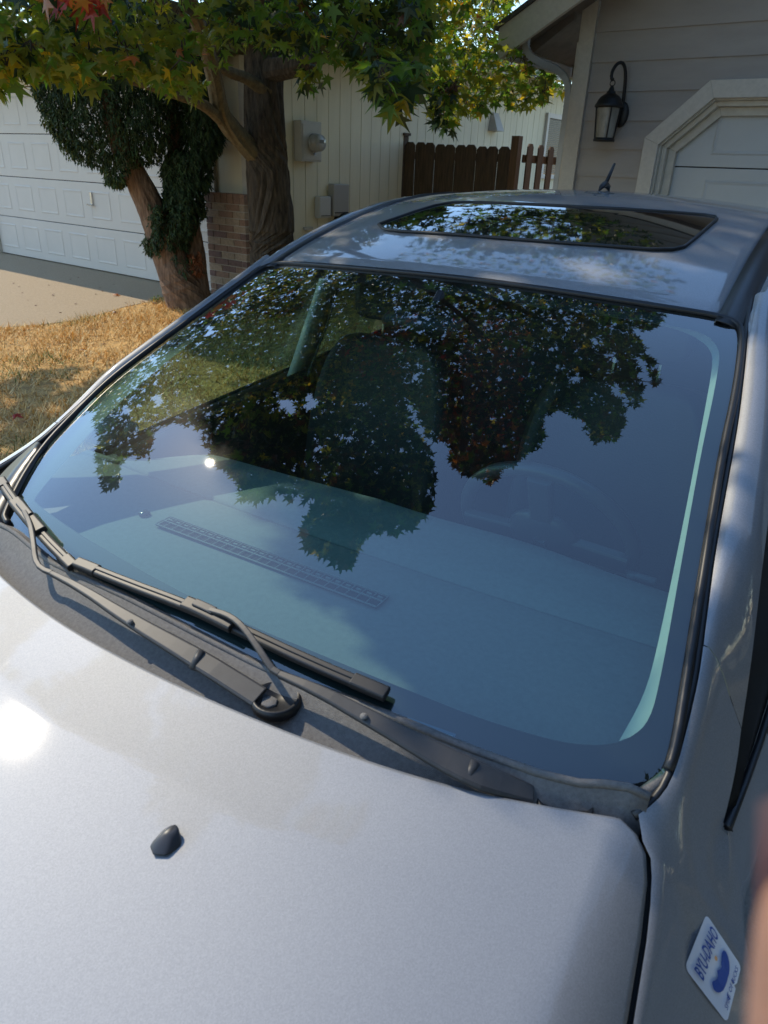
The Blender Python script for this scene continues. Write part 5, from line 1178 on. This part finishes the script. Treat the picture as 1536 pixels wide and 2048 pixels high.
# unseen trees added right of the drive to darken the car's flank and its reflections
def added_tree(x, y, h, rad, lab):
    t = tag(empty('unseen_tree', (x, y, gz(y))), lab, 'tree'); hb(rough_tube([(x, y, gz(y) - .1), (x, y, h * .4), (x + .2, y, h * .8)], [.22, .16, .05], 10, .05, int(h * 10)), 'trunk', bark, t)
    n = 6500; q = rng.normal(size=(n, 3)); q /= np.linalg.norm(q, axis=1, keepdims=True); q *= (rng.random(n) ** .3)[:, None] * (1 + .25 * np.sin(5 * q[:, :1] + 3 * q[:, 2:])); p = np.array([x, y, h * .55 + gz(y)]) + q * (rad, rad, h * .48)
    r = rotm(n); V_ = (np.einsum('nij,kj->nki', r, sprV) * .50 + p[:, None] - np.array([x, y, gz(y)])).reshape(-1, 3); F_ = (sprF[None] + (np.arange(n) * len(sprV))[:, None, None]).reshape(-1, 3)
    tag(meshobj('crown', V_.tolist(), F_.tolist(), [mat('tree_dark', (.012, .028, .010), .8)], t), kind='stuff')
for x, y, h, rd, lab in ((5.0, -5.4, 9.5, 2.4, 'bushy dark tree at the street end of the added unseen row beyond the drive'), (4.9, -1.6, 11.0, 2.5, 'tallest bushy dark tree of the added unseen row beyond the drive'),
                        (5.1, 1.8, 9.5, 2.3, 'added unseen bushy dark tree beside the garage end of the drive, in front of the last one'), (7.2, 5.4, 7.0, 2.0, 'lowest added unseen bushy dark tree beside the taupe house')): added_tree(x, y, h, rd, lab)

# ================================================================ GRASS, LITTER
gm = [mat('straw', (.85, .55, .20), .8), mat('straw_dark', (.62, .37, .12), .8), mat('straw_pale', (.88, .66, .32), .8), mat('grass_green', (.16, .20, .04), .8)]
nG = 75000; lx0 = rng.uniform(-9, -2.35, nG * 2); ly0 = rng.uniform(-.6, 5.4, nG * 2)
k = inpoly(lx0, ly0, lawn_poly); gp = np.stack([lx0[k], ly0[k], G0 + GS * np.clip(ly0[k], -1, 7)], 1)
gx_, gy_, gc = wproj(gp); k = (gx_ > -60) & (gx_ < 1200) & (gc > 0) & (gy_ > 560); gp = gp[k][:nG]
nz_ = np.sin(gp[:, 0] * 5.1 + 2 * np.sin(gp[:, 1] * 3.3)) * np.sin(gp[:, 1] * 4.7 + 1.3 * np.sin(gp[:, 0] * 2.9)); gp = gp[rng.random(len(gp)) < .55 + .45 * nz_]
nG = len(gp); az = rng.uniform(0, 6.283, nG); ln = rng.uniform(.035, .10, nG) * (1 + .3 * np.sin(gp[:, 0] * 7) * np.sin(gp[:, 1] * 6)); tilt = rng.uniform(.5, 1.45, nG)
dr = np.stack([np.cos(az) * np.sin(tilt), np.sin(az) * np.sin(tilt), np.cos(tilt)], 1); sd_ = np.stack([-np.sin(az), np.cos(az), 0 * az], 1) * rng.uniform(.0025, .0055, nG)[:, None]
Vg = np.stack([gp - sd_, gp + sd_, gp + dr * ln[:, None] - (0, 0, .0)], 1).reshape(-1, 3)
green = (np.sin(gp[:, 0] * 2.2 + 1) * np.sin(gp[:, 1] * 2.7 + .5) > .55); rr = rng.random(nG)
mg = np.where(rr < .5, 0, np.where(rr < .75, 1, 2)); mg = np.where(green & (rng.random(nG) < .28), 3, mg)
g = meshobj('grass', Vg.tolist(), np.arange(3 * nG).reshape(-1, 3).tolist(), gm, mi=mg.tolist()); tag(g, 'parched straw coloured lawn grass', 'grass', kind='stuff')
# fallen leaves on drive and lawn
def fallen(px, py, s, mi_, lab, grp=None, curl=1.0):
    p = w_ground(px, py); o = bpy.data.objects.new('fallen_leaf', lm_meshes[mi_]); COL.objects.link(o); o.location = p + (0, 0, .012 if inpoly(np.array([p[0]]), np.array([p[1]]), drvL)[0] else .05)
    o.rotation_euler = (random.uniform(-.3, .3), random.uniform(-.3, .3), random.uniform(0, 6.28)); o.scale = (s, s, s * 2.0 * curl); tag(o, lab, 'leaf', grp); return o
fallen(28, 843, .10, 5, 'bright red fallen leaf lying on the dry lawn')
fallen(232, 594, .11, 4, 'orange fallen leaf lying on the concrete near the conifer')
fallen(160, 712, .07, 6, 'brown curled leaf lying on the dry grass'); 
for x, y in ((46, 588), (108, 590), (30, 568), (200, 578), (206, 583), (96, 572), (54, 602), (140, 560), (40, 575), (228, 570), (107, 593), (158, 556), (190, 590), (265, 595), (250, 608), (150, 610), (70, 612), (120, 626)):
    fallen(x, y, random.uniform(.025, .055), 6, 'small brown leaf scrap lying on the concrete drive', 'leaf scraps on the concrete')
for x, y in ((285, 612), (305, 614), (340, 612), (235, 632), (330, 600), (255, 655), (215, 700)): fallen(x, y, random.uniform(.05, .08), 6, 'small brown leaf lying in the dry grass', 'leaves in the dry grass')
# weed tuft at the edge of the drive
wp = w_ground(312, 604); wd = MB()
for i in range(40):
    a = random.uniform(0, 6.28); r = random.uniform(.01, .06); c = wp + (r * math.cos(a), r * math.sin(a), random.uniform(.01, .06)); s = random.uniform(.012, .022); b = random.uniform(0, 6.28)
    wd.add([c, c + (s * math.cos(b), s * math.sin(b), .008), c + (1.6 * s * math.cos(b + .5), 1.6 * s * math.sin(b + .5), .012), c + (s * math.cos(b + 1), s * math.sin(b + 1), .004)], [(0, 1, 2, 3)])
tag(wd.build('weed', leafmat('weed_leaf', (.14, .22, .03)), None), 'small bright green weed where concrete meets dry lawn', 'plant')

# ================================================================ HAND of the photographer beside the lens
skin = mat('skin', (.29, .145, .095), .5, var=.10, vscale=90, bump=.12, bscale=500)
skin.node_tree.nodes['Principled BSDF'].inputs['Subsurface Weight'].default_value = .15
skin.node_tree.nodes['Principled BSDF'].inputs['Subsurface Radius'].default_value = (.01, .004, .002)
J = []; Ed = []; Rd = []
def jn(p, r, par=None):
    J.append(p); Rd.append(r); 
    if par is not None: Ed.append((par, len(J) - 1))
    return len(J) - 1
wr = jn((.088, .205, .015), .025); fa = jn((.15, .36, -.08), .033, wr); jn((.21, .52, -.18), .040, fa)
pm = jn((.075, .165, .035), .026, wr)
def finger(pts, rads, root=pm):
    k = root
    for p, r in zip(pts, rads): k = jn(p, r, k)
    return k
finger([(.0505, .116, .058), (.0470, .082, .070), (.0477, .057, .0735), (.0490, .0385, .075)], [.0125, .0100, .0094, .0080])
finger([(.066, .114, .058), (.066, .080, .072), (.070, .074, .098), (.076, .088, .108)], [.0120, .0095, .0088, .0078])
finger([(.083, .120, .054), (.085, .088, .068), (.090, .084, .092), (.094, .098, .100)], [.0115, .0090, .0085, .0075])
finger([(.098, .134, .046), (.102, .108, .060), (.106, .106, .080), (.108, .116, .086)], [.0105, .0080, .0074, .0066])
finger([(.052, .168, .030), (.026, .142, .018), (.012, .118, .012)], [.0140, .0105, .0090])
me = bpy.data.meshes.new('hand'); me.from_pydata([tuple(CAMP + MW @ np.array(p)) for p in J], Ed, []); ho = bpy.data.objects.new('hand', me); COL.objects.link(ho); me.materials.append(skin)
sk = ho.modifiers.new('skin', 'SKIN'); sk.use_smooth_shade = True
for i, r in enumerate(Rd): me.skin_vertices[0].data[i].radius = (r, r); me.skin_vertices[0].data[i].use_root = (i == 0)
sb = ho.modifiers.new('sub', 'SUBSURF'); sb.levels = sb.render_levels = 2
tag(ho, 'out of focus bare hand with raised index finger beside the fender', 'hand')
nl = MB(); tipc = np.array((.0485, .0425, .075))
nv = [tipc + np.array((a * .0055, -.003 + b * .006, .0086 - .0030 * a * a)) for b in (-1, 0, 1) for a in (-1, -.5, 0, .5, 1)]
nl.add([CAMP + MW @ p for p in nv], [(i * 5 + j, i * 5 + j + 1, (i + 1) * 5 + j + 1, (i + 1) * 5 + j) for i in range(2) for j in range(4)])
nlo = nl.build('fingernail', mat('nail', (.62, .40, .33), .3), None, True); nlo.parent = ho
